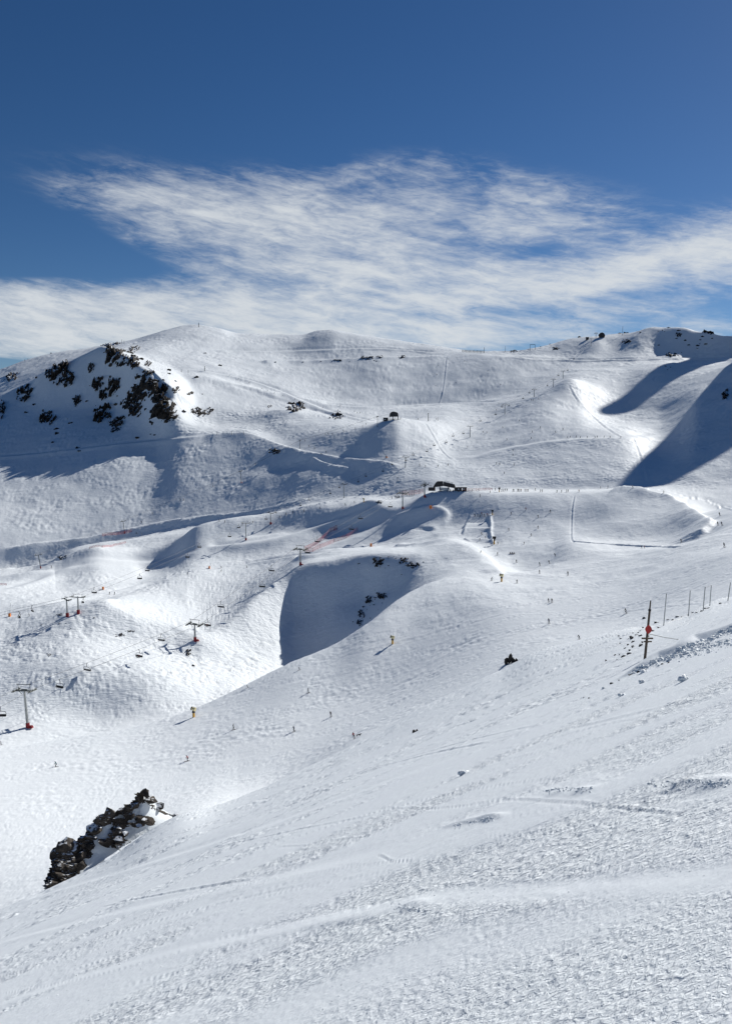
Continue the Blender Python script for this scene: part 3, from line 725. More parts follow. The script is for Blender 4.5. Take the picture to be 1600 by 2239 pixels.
# ================================================================= people
JACK = {k: mat('jacket_' + k, c, .8) for k, c in dict(black=(.012,.012,.015), red=(.35,.02,.02), navy=(.015,.025,.07), grey=(.08,.085,.09), teal=(.01,.09,.10), orange=(.5,.12,.02), olive=(.05,.05,.02), white=(.6,.6,.6), green=(.02,.12,.04)).items()}
M_TROU = mat('ski_trousers', (.014, .014, .017), .85); M_SKIN = mat('skin', (.42, .25, .18), .6); M_HELM = mat('helmet', (.02, .02, .022), .35)
M_SKI = mat('ski', (.06, .02, .02), .4); M_BOARD = mat('snowboard', (.05, .06, .03), .4)
def skin_body(V, E, name):
    me = bpy.data.meshes.new('tmp'); me.from_pydata([v[:3] for v in V], E, []); o = bpy.data.objects.new('tmp', me); COL.objects.link(o)
    md = o.modifiers.new('s', 'SKIN'); me_sk = me.skin_vertices[0].data if me.skin_vertices else None
    if me_sk is None:
        bm = bmesh.new(); bm.from_mesh(me); lay = bm.verts.layers.skin.verify(); bm.to_mesh(me); bm.free(); me_sk = me.skin_vertices[0].data
    for i, v in enumerate(V): me_sk[i].radius = (v[3], v[3] * (v[4] if len(v) > 4 else 1)); me_sk[i].use_root = (i == 0)
    sb = o.modifiers.new('u', 'SUBSURF'); sb.levels = sb.render_levels = 1
    dg = bpy.context.evaluated_depsgraph_get(); r = bpy.data.meshes.new_from_object(o.evaluated_get(dg)); r.name = name
    COL.objects.unlink(o); bpy.data.objects.remove(o); return r
def person_mesh(P):
    """P: joint positions; returns one continuous body mesh"""
    V = [P['pel'] + (.125, .8), P['sp'] + (.13, .8), P['ch'] + (.155, .75), P['nk'] + (.065,), P['hd0'] + (.095,), P['hd'] + (.105,), P['hd1'] + (.085,)]
    E = [(0,1),(1,2),(2,3),(3,4),(4,5),(5,6)]
    for s in 'lr':
        i = len(V); V += [P['sh'+s] + (.085,), P['el'+s] + (.058,), P['wr'+s] + (.042,), P['ha'+s] + (.05,)]; E += [(2,i),(i,i+1),(i+1,i+2),(i+2,i+3)]
        i = len(V); V += [P['hp'+s] + (.105,), P['kn'+s] + (.072,), P['an'+s] + (.06,), P['he'+s] + (.065,), P['to'+s] + (.055,)]; E += [(0,i),(i,i+1),(i+1,i+2),(i+2,i+3),(i+3,i+4)]
    return skin_body(V, E, 'body')
def mir(d):
    o = dict(d)
    for k, v in d.items():
        if k.endswith('l'): o.setdefault(k[:-1] + 'r', (-v[0],) + v[1:])
    return o
POSES = {
 'stand': mir(dict(pel=(0,0,.95), sp=(0,.01,1.14), ch=(0,.02,1.34), nk=(0,.03,1.48), hd0=(0,.05,1.57), hd=(0,.06,1.65), hd1=(0,.05,1.72), shl=(-.19,.02,1.40), ell=(-.29,.0,1.14), wrl=(-.30,.20,1.02), hal=(-.30,.28,1.01), hpl=(-.10,0,.90), knl=(-.13,.07,.50), anl=(-.14,-.02,.14), hel=(-.14,-.05,.07), tol=(-.14,.17,.06))),
 'ski': mir(dict(pel=(0,-.16,.80), sp=(0,-.06,.97), ch=(0,.08,1.13), nk=(0,.18,1.23), hd0=(0,.23,1.31), hd=(0,.26,1.39), hd1=(0,.25,1.46), shl=(-.19,.10,1.18), ell=(-.33,.20,.96), wrl=(-.34,.40,.92), hal=(-.34,.47,.92), hpl=(-.11,-.15,.76), knl=(-.15,.16,.48), anl=(-.16,-.04,.14), hel=(-.16,-.07,.07), tol=(-.16,.15,.06))),
 'turn': mir(dict(pel=(.16,-.10,.82), sp=(.14,0,1.0), ch=(.06,.08,1.18), nk=(.0,.13,1.30), hd0=(-.02,.17,1.38), hd=(-.02,.19,1.46), hd1=(-.02,.18,1.53), shl=(-.13,.10,1.24), shr=(.25,.05,1.22), ell=(-.34,.18,1.10), elr=(.42,.14,1.02), wrl=(-.42,.36,1.06), wrr=(.46,.33,.98), hal=(-.44,.43,1.06), har=(.47,.40,.98), hpl=(.06,-.08,.78), hpr=(.27,-.10,.76), knl=(-.08,.18,.48), knr=(.30,.16,.42), anl=(-.2,-.02,.14), anr=(.14,-.02,.14), hel=(-.2,-.05,.07), her=(.14,-.05,.07), tol=(-.2,.17,.06), tor=(.14,.17,.06))),
 'walk': mir(dict(pel=(0,0,.94), sp=(0,.03,1.13), ch=(0,.07,1.33), nk=(0,.10,1.46), hd0=(0,.13,1.55), hd=(0,.15,1.63), hd1=(0,.14,1.70), shl=(-.19,.06,1.38), ell=(-.27,-.06,1.14), elr=(.27,.14,1.15), wrl=(-.29,.06,.98), wrr=(.28,.38,1.1), hal=(-.29,.12,.95), har=(.28,.46,1.1), hpl=(-.10,0,.90), knl=(-.12,.20,.52), anl=(-.12,.20,.14), hel=(-.12,.16,.07), tol=(-.12,.40,.06), knr=(.12,-.02,.50), anr=(.12,-.28,.20), her=(.12,-.32,.14), tor=(.12,-.14,.06))),
 'sit': mir(dict(pel=(0,0,.12), sp=(0,-.03,.32), ch=(0,-.02,.53), nk=(0,.0,.67), hd0=(0,.03,.76), hd=(0,.05,.84), hd1=(0,.04,.91), shl=(-.19,-.02,.59), ell=(-.27,.04,.36), wrl=(-.22,.24,.30), hal=(-.18,.31,.30), hpl=(-.11,.05,.11), knl=(-.15,.44,.14), anl=(-.15,.48,-.28), hel=(-.15,.46,-.35), tol=(-.15,.66,-.36))),
 'snowsit': mir(dict(pel=(0,0,.13), sp=(0,-.05,.32), ch=(0,-.04,.53), nk=(0,.0,.67), hd0=(0,.04,.76), hd=(0,.06,.84), hd1=(0,.05,.91), shl=(-.19,-.04,.59), ell=(-.30,-.14,.34), wrl=(-.33,-.22,.12), hal=(-.33,-.2,.05), hpl=(-.11,.05,.13), knl=(-.18,.40,.36), anl=(-.2,.72,.14), hel=(-.2,.72,.07), tol=(-.2,.86,.12))),
}
def color_body(me, P, jm):
    me.materials.append(jm); me.materials.append(M_TROU); me.materials.append(M_SKIN)
    pel = Vector(P['pel']); ch = Vector(P['ch']); up = (ch - pel).normalized(); hd = Vector(P['hd'])
    for f in me.polygons:
        c = f.center; f.use_smooth = True
        legs = min((c - Vector(P[k])).length for k in ('hpl','hpr','knl','knr','anl','anr','tol','tor'))
        arm = min((c - Vector(P[k])).length for k in ('shl','shr','ell','elr','wrl','wrr','sp','ch'))
        if (c - hd).length < .15 and c.y > hd.y + .03: f.material_index = 2
        elif legs < arm and (c - pel).dot(up) < .06: f.material_index = 1
PROTO = {}
def person_proto(pose, col, gear='skis'):
    key = (pose, col, gear)
    if key in PROTO: return PROTO[key], False
    P = POSES[pose]; bk = ('body', pose)
    me = person_mesh(P); color_body(me, P, JACK[col])
    t = empty('person'); b = bpy.data.objects.new('body', me); COL.objects.link(b); b.parent = t
    hd = Vector(P['hd']); m = MB(); bm = bmesh.new(); bmesh.ops.create_uvsphere(bm, u_segments=10, v_segments=7, radius=.135)
    vs = [v.co + hd + Vector((0, -.015, .03)) for v in bm.verts]; fs = [[v.index for v in f.verts] for f in bm.faces if f.calc_center_median().z > -.03 or f.calc_center_median().y < -.05]
    bm.free(); m.add(vs, fs); m.build('helmet', M_HELM, t, True)
    if gear in ('skis', 'skating'):
        for s in ('l', 'r'):
            he, to = Vector(P['he'+s]), Vector(P['to'+s]); d = Vector((0, 1, 0)); k = MB(); x = (he.x + to.x) / 2; z = min(he.z, to.z) - .05; y = (he.y + to.y) / 2
            for a, bb, za, zb in ((-.72, .62, 0, 0), (.62, .80, 0, .05), (.80, .88, .05, .12)):
                k.add([(x-.045, y+a, z+za), (x+.045, y+a, z+za), (x+.045, y+bb, z+zb), (x-.045, y+bb, z+zb), (x-.045, y+a, z+za+.02), (x+.045, y+a, z+za+.02), (x+.045, y+bb, z+zb+.02), (x-.045, y+bb, z+zb+.02)],
                      [(3,2,1,0),(4,5,6,7),(0,1,5,4),(1,2,6,5),(2,3,7,6),(3,0,4,7)])
            k.build('ski', M_SKI, t)
        for s in ('l', 'r'):
            h = Vector(P['ha'+s]); k = MB(); sg = -1 if s == 'l' else 1
            tip = Vector((h.x + sg*.10, h.y - (.05 if pose == 'stand' else .55), .02 if pose in ('stand', 'walk') else .25)); k.tube(tip, h + (h - tip).normalized() * .12, .011, .014, 6)
            k.tube(tip + (h-tip).normalized() * .06, tip + (h-tip).normalized() * .075, .045, .045, 8); k.build('ski_pole', M_BLACK, t)
    elif gear == 'board':
        k = MB(); z = .0; k.add([(-.75,-.13,z),(.75,-.13,z),(.82,0,z+.05),(.75,.13,z),(-.75,.13,z),(-.82,0,z+.05)] + [(-.75,-.13,z+.02),(.75,-.13,z+.02),(.82,0,z+.07),(.75,.13,z+.02),(-.75,.13,z+.02),(-.82,0,z+.07)],
            [(5,4,3,2,1,0),(6,7,8,9,10,11)] + [(i,(i+1)%6,6+(i+1)%6,6+i) for i in range(6)]); k.build('snowboard', M_BOARD, t)
    PROTO[key] = t; return t, True
def slope_frame(p):
    e = 1.2; dx = on_ground(p.x + e, p.y) - on_ground(p.x - e, p.y); dy = on_ground(p.x, p.y + e) - on_ground(p.x, p.y - e)
    return Vector((-dx / (2*e), -dy / (2*e), 1)).normalized()
def put_person(px, py, hpx, pose, col, face, gear, label, group=None, at=None, upright=True):
    p = at if at is not None else hit(px, py)
    t, fresh = person_proto(pose, col, gear)
    if not fresh: t = clone(t)
    H0 = POSES[pose]['hd1'][2] + .05
    s = 1.0 if hpx is None else min(1.25, max(.8, size_at(hpx, p) / H0))
    t.location = p + Vector((0, 0, .02)); t.rotation_euler = (0, 0, -R_(face)); t.scale = (s, s, s)
    if at is None:
        n = slope_frame(p); f = Vector((math.sin(R_(face)), math.cos(R_(face)), 0)); f = (f - n * f.dot(n) * .8).normalized()
        if gear in ('skis', 'board'):
            up = (Vector((0,0,1)) * .35 + n * .65).normalized(); f = (f - up * f.dot(up)).normalized(); r = f.cross(up)
            t.rotation_euler = Matrix((r, f, up)).transposed().to_euler()
    for k in ('group',):
        if k in t: del t[k]
    tag(t, label, 'person', group); return t

# ================================================================= ski lifts
def frame_of(dirv):
    """matrix with y along the rope (horizontal part), z up"""
    f = Vector((dirv.x, dirv.y, 0)).normalized(); r = f.cross(Vector((0,0,1))); return Matrix((r, f, Vector((0,0,1)))).transposed().to_4x4()
def sheave_train(name, c, L, n, rad, tilt, parent):
    mb = MB(); d = Vector((0, math.cos(tilt), math.sin(tilt)))
    mb.tube(Vector(c) - d*L/2 - Vector((0,0,.28)), Vector(c) + d*L/2 - Vector((0,0,.28)), .09, .09, 6)
    mb.tube(Vector(c) - d*L/2 - Vector((.22,0,.1)), Vector(c) + d*L/2 - Vector((.22,0,.1)), .05, .05, 5)
    o = mb.build(name, M_DSTEEL, parent)
    for i in range(n):
        q = Vector(c) + d * (L * ((i + .5) / n - .5)) - Vector((0,0,rad))
        if n >= 10: w = MB(); w.tube(q - Vector((.06,0,0)), q + Vector((.06,0,0)), rad, rad, 12); w.build('sheave_wheel', M_DSTEEL, o)
        else: mb.tube(q - Vector((.06,0,0)), q + Vector((.06,0,0)), rad, rad, 12)
    if n < 10: bpy.data.objects.remove(o); o = mb.build(name, M_DSTEEL, parent)
    return o
def big_tower(p, H, dirv, slope, label, arm=7.4, lean=0.0, red=True, group='chairlift towers of the near lift'):
    t = empty('lift_tower', p, label, 'lift tower', group)
    m = MB(); m.tube((0,0,-1.0), (0,0,H*.45), .52, .44, 16); m.tube((0,0,H*.45), (0,0,H-.9), .43, .33, 16); m.tube((0,0,H*.44), (0,0,H*.46), .56, .56, 16); m.tube((0,0,.2*H), (0,0,.2*H+.12), .58, .58, 16)
    m.build('mast', M_STEEL, t, False)
    if red:
        m = MB(); m.tube((0,0,-.5), (0,0,1.9), .78, .72, 8); m.build('safety_padding', M_RED, t)
        m = MB(); m.box((1.25,.2,.35), (1.5,1.1,.9), None, 0, .7); m.build('safety_net', M_RED, t)
    m = MB(); m.box((0,0,H-.95), (arm,.55,.42)); m.box((0,0,H-.55), (arm*.5,.4,.5), None, 0, .6)
    for s in (-1,1): m.tube((s*arm*.18,0,H-2.2), (s*arm*.34,0,H-1.1), .11, .11, 6)
    m.build('crossarm', M_DSTEEL, t)
    for s in (-1,1): sheave_train('sheave_assembly', (s*arm/2, 0, H-.55), 4.8, 10, .24, slope, t)
    m = MB(); w = arm*.36
    for s in (-1,1):
        m.tube((s*w,0,H-.9), (s*w*1.0,0,H+1.5), .09, .09, 6); m.tube((s*w*1.0,0,H+.4),(s*w*.6,0,H-.5),.05,.05,5)
    m.tube((-w*1.25,0,H+1.5), (w*1.25,0,H+1.5), .12, .12, 6); m.build('maintenance_frame', M_DSTEEL, t)
    m = MB()
    for s in (-1,1):
        for dx in (-.5,.5):
            a = Vector((s*arm/2+dx*1.1, -2.3, H-.95-2.3*math.tan(slope))); b = Vector((s*arm/2+dx*1.1, 2.3, H-.95+2.3*math.tan(slope))); m.tube(a, b, .05, .05, 5)
            m.tube(a+Vector((0,0,.95)), b+Vector((0,0,.95)), .03, .03, 5)
            for k in range(4):
                q = a.lerp(b, k/3); m.tube(q, q+Vector((0,0,.95)), .025, .025, 4)
        m.box((s*arm/2, 0, H-1.0), (1.1, 4.6, .05), Matrix.Rotation(slope, 3, 'X'))
    m.build('catwalk', M_DSTEEL, t)
    m = MB()
    for s in (-.2,.2): m.tube((s,-.55,.5),(s,-.5,H-1),.03,.03,5)
    for k in range(int(H*2.2)): m.tube((-.2,-.54,.7+k*.42),(.2,-.54,.7+k*.42),.02,.02,4)
    m.build('ladder', M_STEEL, t)
    M = frame_of(dirv); t.rotation_euler = (M @ Matrix.Rotation(lean, 4, 'Y')).to_euler()
    return t
def small_tower(p, H, dirv, slope, label, arm=5.6, lean=0.0, red=False, group=None, r=.3):
    t = empty('lift_tower', p, label, 'lift tower', group)
    m = MB(); m.tube((0,0,-1), (0,0,H), r, r*.75, 12); m.build('mast', M_STEEL if r >= .3 else M_DSTEEL, t)
    if red: m = MB(); m.tube((0,0,-.5), (0,0,1.7), r*1.9, r*1.8, 8); m.build('safety_padding', M_RED, t)
    m = MB(); m.box((0,0,H-.4), (arm,.36,.34)); m.build('crossarm', M_DSTEEL, t)
    for s in (-1,1): sheave_train('sheave_assembly', (s*arm/2, 0, H+.12), 2.8, 6, .22, slope, t)
    m = MB()
    for s in (-1,1):
        m.tube((s*arm*.34,0,H-.3), (s*arm*.34,0,H+1.1), .06, .06, 5); m.box((s*arm/2+s*.35,0,H-.25), (.5,2.2,.05)); 
        for y in (-1,1): m.tube((s*arm/2+s*.55,y,H-.25),(s*arm/2+s*.55,y,H+.7),.025,.025,4)
    m.tube((-arm*.42,0,H+1.1), (arm*.42,0,H+1.1), .06, .06, 5); m.build('maintenance_frame', M_DSTEEL, t)
    M = frame_of(dirv); t.rotation_euler = (M @ Matrix.Rotation(lean, 4, 'Y')).to_euler(); return t
def rope_points(T, arm, side, sag=.018, dz=-.2, n=14):
    """T: list of (base, height); returns the rope on one side as points"""
    tops = []
    for i, (b, H, lean) in enumerate(T):
        a = T[max(i-1,0)][0]; c = T[min(i+1,len(T)-1)][0]; M = (frame_of(c - a) @ Matrix.Rotation(lean, 4, 'Y')).to_3x3(); tops.append(b + M @ Vector((side*arm/2, 0, H+dz)))
    out = []
    for a, b in zip(tops[:-1], tops[1:]):
        L = (b - a).length
        for k in range(n):
            t = k / n; q = a.lerp(b, t); q.z -= 4 * sag * L * t * (1-t) * .6; out.append(q)
    out.append(tops[-1]); return out
def cable(name, polys, r, label, cat='cable', group=None):
    mb = MB()
    for p in polys: mb.path(p, r, 5)
    return tag(mb.build(name, M_CABLE), label, cat, group)
def rope_at(pts, px):
    best = None
    for a, b in zip(pts[:-1], pts[1:]):
        xa, _ = project(a.x, a.y, a.z); xb, _ = project(b.x, b.y, b.z)
        if (xa - px) * (xb - px) <= 0 and abs(xa - xb) > 1e-6:
            t = (px - xa) / (xb - xa); q = a.lerp(b, t); best = (q, (b - a).normalized())
    return best
def make_chair(big=True):
    t = empty('chairlift_chair'); W = 3.7 if big else 2.6; D = 2.9 if big else 2.5
    m = MB(); m.tube((0,0,.1), (0,-.02,-.25), .16, .13, 6); m.build('grip', M_BLACK, t)
    m = MB(); m.path([(0,0,-.1),(0,-.35,-.8),(0,-.35,-D+1.15)], .10, 7); m.build('hanger', M_BLACK, t)
    m = MB(); z1 = -D+1.15; zb = -D-.35
    m.path([(-W/2, 0.1, zb), (-W/2-.04,-.1, zb+.75), (-W/2+.25,-.35,z1-.05), (-.3,-.35,z1+.12), (.3,-.35,z1+.12), (W/2-.25,-.35,z1-.05), (W/2+.04,-.1,zb+.75), (W/2,.1,zb)], .08, 6)
    m.build('bail_frame', M_BLACK, t)
    m = MB(); m.box((0,.12,zb), (W,.52,.14), Matrix.Rotation(.12,3,'X')); m.build('seat', M_BLACK, t)
    m = MB(); m.box((0,-.20,zb+.34), (W,.12,.66), Matrix.Rotation(-.18,3,'X')); m.build('backrest', M_BLACK if not big else M_BLACK, t)
    m = MB(); m.path([(-W/2+.1,-.1,zb+.55),(-W/2+.15,.5,zb+.38),(W/2-.15,.5,zb+.38),(W/2-.1,-.1,zb+.55)], .03, 5)
    m.path([(-W*.25,.5,zb+.38),(-W*.25,.62,zb-.42),(W*.25,.62,zb-.42),(W*.25,.5,zb+.38)], .025, 5); m.build('safety_bar', M_DSTEEL, t)
    return t, zb
BIGCHAIR, BZ = make_chair(True); SMALLCHAIR, SZ = make_chair(False)
_used = {}
def put_chair(proto, q, dirv, label, group, flip=False):
    t = proto if proto.name not in _used else clone(proto); 
    if proto.name not in _used: 
        CHILD.setdefault(proto.name, None); del CHILD[proto.name]; clone_src = proto; 
        CHILD[proto.name] = [(c, []) for c in COL.objects if c.parent == proto]; _used[proto.name] = 1
    d = Vector((dirv.x, dirv.y, 0)); d = -d if flip else d
    t.location = q; t.rotation_euler = frame_of(d).to_euler(); tag(t, label, 'chair', group); return t
M_CLOD = bpy.data.materials.new('clod_snow'); M_CLOD.use_nodes = True
def _cm():
    T = NT(M_CLOD.node_tree); b = T.n['Principled BSDF']; b.inputs['Base Color'].default_value = (.8, .84, .86, 1); b.inputs['Roughness'].default_value = .6; b.inputs['Specular IOR Level'].default_value = .2
    tc = T.new('ShaderNodeTexCoord'); n = T.noise(tc.outputs['Object'], 9, 5, .65); bp = T.new('ShaderNodeBump'); bp.inputs['Strength'].default_value = .7; bp.inputs['Distance'].default_value = .05
    T.l.new(n, bp.inputs['Height']); T.l.new(bp.outputs[0], b.inputs['Normal'])
_cm()
# ----------------------------------------------------------------- rocks of the place
ROCKS_NAMED = [
 # photo px: x, y, w, h, label
 (251,776,42,42,'big black crag just under the rocky summit of the left mountain'),
 (240,755,36,12,'thin dark rock crest capping the rocky left summit'),
 (288,766,30,16,'snow-streaked rock on the right shoulder of the left summit'),
 (293,791,26,26,'dark rock below the right shoulder of the left summit'),
 (268,795,20,12,'flat dark rock under the big summit crag'),
 (324,795,16,12,'small rock on the bright right edge under the left summit'),
 (131,812,36,44,'tall pointed black crag on the skyline of the shaded ridge'),
 (149,829,26,26,'dark rock leaning on the right foot of the pointed skyline crag'),
 (108,813,16,24,'slim dark rock on the left of the pointed skyline crag'),
 (199,805,12,20,'lone upright rock between the pointed crag and the summit'),
 (55,860,28,30,'dark rock in the shade below the left end of the ridge'),
 (170,876,15,19,'small upright rock alone in the middle of the shaded face'),
 (104,912,32,27,'dark blocky rock low on the shaded left face'),
 (5,896,14,30,'dark rock cut off by the left edge of the picture'),
 (25,825,26,14,'low rock on the sunlit slope behind the shaded ridge'),
 (212,839,22,24,'rock in the upper middle of the shaded face'),
 (248,845,24,34,'snow-capped rock in the centre of the shaded face'),
 (227,862,20,20,'rounded rock just below the snow-capped rock'),
 (317,849,46,36,'large dark crag at the lit edge of the rocky face'),
 (294,871,34,34,'jagged rock in the band left of the lit edge'),
 (280,884,26,22,'lower rock of the jagged band'),
 (226,903,42,30,'wide dark rock low in the middle of the rocky face'),
 (295,898,26,24,'rock at the foot of the jagged band'),
 (324,816,24,14,'small rock stepping down the lit edge'),
 (351,866,36,36,'dark crag standing at the right end of the rocky face'),
 (354,900,58,32,'broad dark crag at the lower right end of the rocky face'),
 (371,910,30,22,'knobbly rock below the broad lower right crag'),
 (255,923,30,20,'dark rock at the bottom of the rocky face'),
 (253,936,20,14,'lowest small rock of the rocky face'),
 (385,852,16,12,'small rock on the sunlit snow right of the rocky face'),
 (417,860,14,7,'little flat rock alone on the sunlit snow'),
 (429,898,22,11,'left rock of the low pair on the sunlit slope'),
 (448,901,32,14,'right rock of the low pair on the sunlit slope'),
 (646,889,38,18,'dark rock outcrop on the snow bank above the path'),
 (590,889,9,6,'tiny rock left of the outcrop above the path'),
 (737,909,25,15,'dark outcrop on the bank left of the hilltop lift station'),
 (602,987,24,10,'snow-dusted rock below the berm on the left face'),
 (802,783,24,7,'longest dark block of the rock band across the upper bowl'),
 (830,780,14,6,'square dark block right of the longest block in the upper band'),
 (878,780,15,6,'right-hand dark block of the upper rock band'),
 (739,788,16,4,'thin dark ledge at the left of the upper rock band'),
 (1548,722,22,16,'black rock pyramid on the skyline at the upper right'),
 (1461,714,9,6,'small pointed rock on the right skyline'),
 (1369,747,16,9,'dark rock in shade under the right skyline'),
 (1482,732,13,8,'rock just left below the skyline pyramid'),
 (1468,776,24,8,'row of dark rock above the road on the right wall'),
 (1214,762,15,6,'dark rock above the upper road'),
 (1122,768,14,5,'dark rock at the start of the upper road'),
 (1584,862,14,18,'dark rock on the spur at the right edge of the picture'),
 (827,1229,24,17,'speckled rock at the top left of the shaded hollow'),
 (882,1226,16,13,'rock in the middle of the upper rim of the hollow'),
 (902,1236,26,10,'rock at the right of the upper rim of the hollow'),
 (789,1343,14,17,'brown rock face low on the rib beside the hollow'),
 (786,1361,13,12,'lowest brown rock on the rib beside the hollow'),
 (805,1311,12,15,'dark rock in the middle of the rib'),
 (833,1303,20,12,'scattered dark rock at the top of the rib'),
 (829,1098,14,6,'dark boulder in the snow left of the second valley tower'),
 (263,1389,20,6,'low dark rock strip on the knoll between the lift lines'),
 (286,1380,20,4,'thin rock strip beside the low one on the knoll'),
 (108,1431,10,6,'small rock on the moguls at the left'),
 (128,1344,16,4,'flat rock beside the twin lift towers'),
 (411,1427,15,14,'dark rock in the shade below the lift tower on the knoll'),
 (422,1456,6,6,'small dark rock under the one below the knoll tower'),
 (137,1219,22,8,'curved dark earth edge beside the valley track'),
]
for (x, y, w, h, lb) in ROCKS_NAMED: _c = crag(x, y, w * 1.08, h * 1.1, lb, 'rocks poking out of the snow', sub=2 if w * h < 300 else 2, tilt=.25 if x < 460 and y < 940 else 0)
def boulder(x, y, parts, lb):
    c = hit(x, y); mb = MB(); u = size_at(1, c)
    for i, (dx, dy, w, h, t) in enumerate(parts): rock_blob(mb, Vector((dx * u, .2 * i * u, -dy * u)), (w * u * .55, w * u * .5, h * u * .55), int(x) + i, ang=t, sub=3, sharp=14)
    o = mb.build('rock_outcrop', M_ROCK_DARK); o.location = c; tag(o, lb, 'rock', 'rocks poking out of the snow')
boulder(1116, 1450, [(-9,-1,14,22,.3),(-2,-8,12,26,1),(5,-3,14,18,.6),(13,-5,8,12,0),(0,3,24,10,.2)], 'black jagged boulder standing alone at the edge of the near slope')
boulder(908, 1600, [(-3,0,12,10,.3),(4,-2,10,9,1)], 'low dark boulder poking from the near slope')
_rr = random.Random(5)
def scatter(n, cx, cy, w, h, smin, smax, label, group, slope=0):
    for i in range(n):
        u, v = _rr.gauss(0, .33), _rr.gauss(0, .33); s_ = _rr.uniform(smin, smax)
        crag(cx + u * w, cy + v * h - slope * u * w, s_ * _rr.uniform(1, 1.7), s_, label, group, n=2, name='rock', sub=1)
scatter(46, 235, 855, 300, 150, 3.0, 9, 'small dark rock scattered over the shaded face of the left mountain', 'small rocks on the left mountain face', .15)
scatter(26, 325, 860, 90, 120, 4, 12, 'dark rock in the jagged band at the lit edge of the left mountain', 'rocks of the jagged band', -.9)
scatter(12, 862, 1228, 110, 24, 2, 5, 'small stone along the upper rim of the shaded hollow', 'stones on the hollow rim')
scatter(16, 812, 1325, 56, 60, 2, 5, 'small stone on the rib beside the shaded hollow', 'stones on the rib', .9)
scatter(12, 1520, 750, 120, 40, 2, 5, 'small dark rock below the right skyline', 'small rocks under the right skyline')
scatter(14, 1440, 722, 330, 10, 2, 6, 'small dark rock on the crest of the right skyline', 'rocks on the right crest', .02)
scatter(6, 1445, 800, 80, 24, 2, 4, 'small dark rock below the road on the right wall', 'small rocks under the road')
scatter(9, 700, 790, 300, 6, 2, 4, 'small dark stone in the rock band across the upper bowl', 'stones of the upper band')
scatter(7, 160, 1360, 120, 30, 2, 4, 'little stone near the twin lift towers', 'stones near the twin towers')
scatter(34, 1385, 1410, 72, 60, 3, 8, 'dark stone in the bare rubble beside the red disc pole', 'rubble stones beside the pole', .75)
for i, (x, y) in enumerate([(1352,1388),(1460,1352),(1470,1353),(1480,1346),(1490,1346),(1504,1342),(1514,1337),(1522,1337),(1532,1334),(1540,1328),(1548,1327),(1574,1317),(1440,1370),(1428,1377)]):
    crag(x, y + 3, 9, 4, 'dark stone lying on the edge of the near slope by the marker poles', 'stones along the pole line', n=2, name='rock', sub=1)
for i, (x, y, w, h) in enumerate([(1408,1466,16,7),(1395,1470,12,6),(1378,1476,12,6),(1353,1488,9,4),(1337,1495,10,6),(1287,1527,7,4),(1275,1526,5,4),(1449,1452,10,4),(1461,1449,8,4)]):
    crag(x, y, w, h, 'dark stone in the row half buried at the foot of the snow clods', 'stones below the snow clods', n=2, name='rock')

# near outcrop: blocks along a snow-filled rib at the edge of the slope
def near_outcrop():
    global OB
    mb = MB()
    B = OB = [(316,1733,22,24),(305,1748,22,16),(330,1748,34,20),(352,1765,26,14),(372,1776,22,10),(385,1781,12,6),(290,1762,28,14),(280,1772,24,14),(265,1773,26,14),(243,1775,34,22),(232,1786,34,30),(216,1795,24,20),
         (205,1812,30,22),(192,1822,26,24),(178,1836,28,24),(196,1850,26,20),(190,1868,22,18),(165,1850,36,34),(150,1862,44,48),(135,1870,38,44),(128,1886,34,40),(142,1898,46,40),(160,1888,34,34),(128,1915,24,30),(136,1925,20,24),(122,1932,10,14),
         (176,1872,24,22),(290,1786,14,12),(270,1802,26,18),(258,1812,16,12),(316,1794,20,16),(330,1796,20,14),(303,1806,18,8),(262,1836,26,16),(248,1844,18,16),(272,1824,18,12),(262,1852,12,8),(240,1846,12,12),(208,1834,10,8),(180,1890,18,18)]
    for i, (x, y, w, h) in enumerate(B):
        if i % 3 == 1 and x > 150: continue
        # distance follows the rib: near at the foot, farther at the top; blocks off the rib stand on its front
        Rr = 71.8 + (x - 120) / 270 * 4.5
        crest = np.interp(x, [120, 150, 190, 230, 270, 316, 350, 390], [1915, 1862, 1830, 1790, 1775, 1738, 1764, 1783])
        Rr -= max(0, (y - crest)) * .035
        d = px_dir(x, y); c = d * (Rr / math.hypot(d.x, d.y)); W, H = size_at(w, c) * .54, size_at(h, c) * .54
        rock_blob(mb, c, (W, (W + H) * .55, H), 900 + i, sub=3, sharp=16)
    o = mb.build('rock_outcrop', M_ROCK_NEAR)
    return tag(o, 'large jagged brown rock outcrop with snow patches at the lower left of the near slope', 'rock', 'rocks poking out of the snow')
OC = near_outcrop()
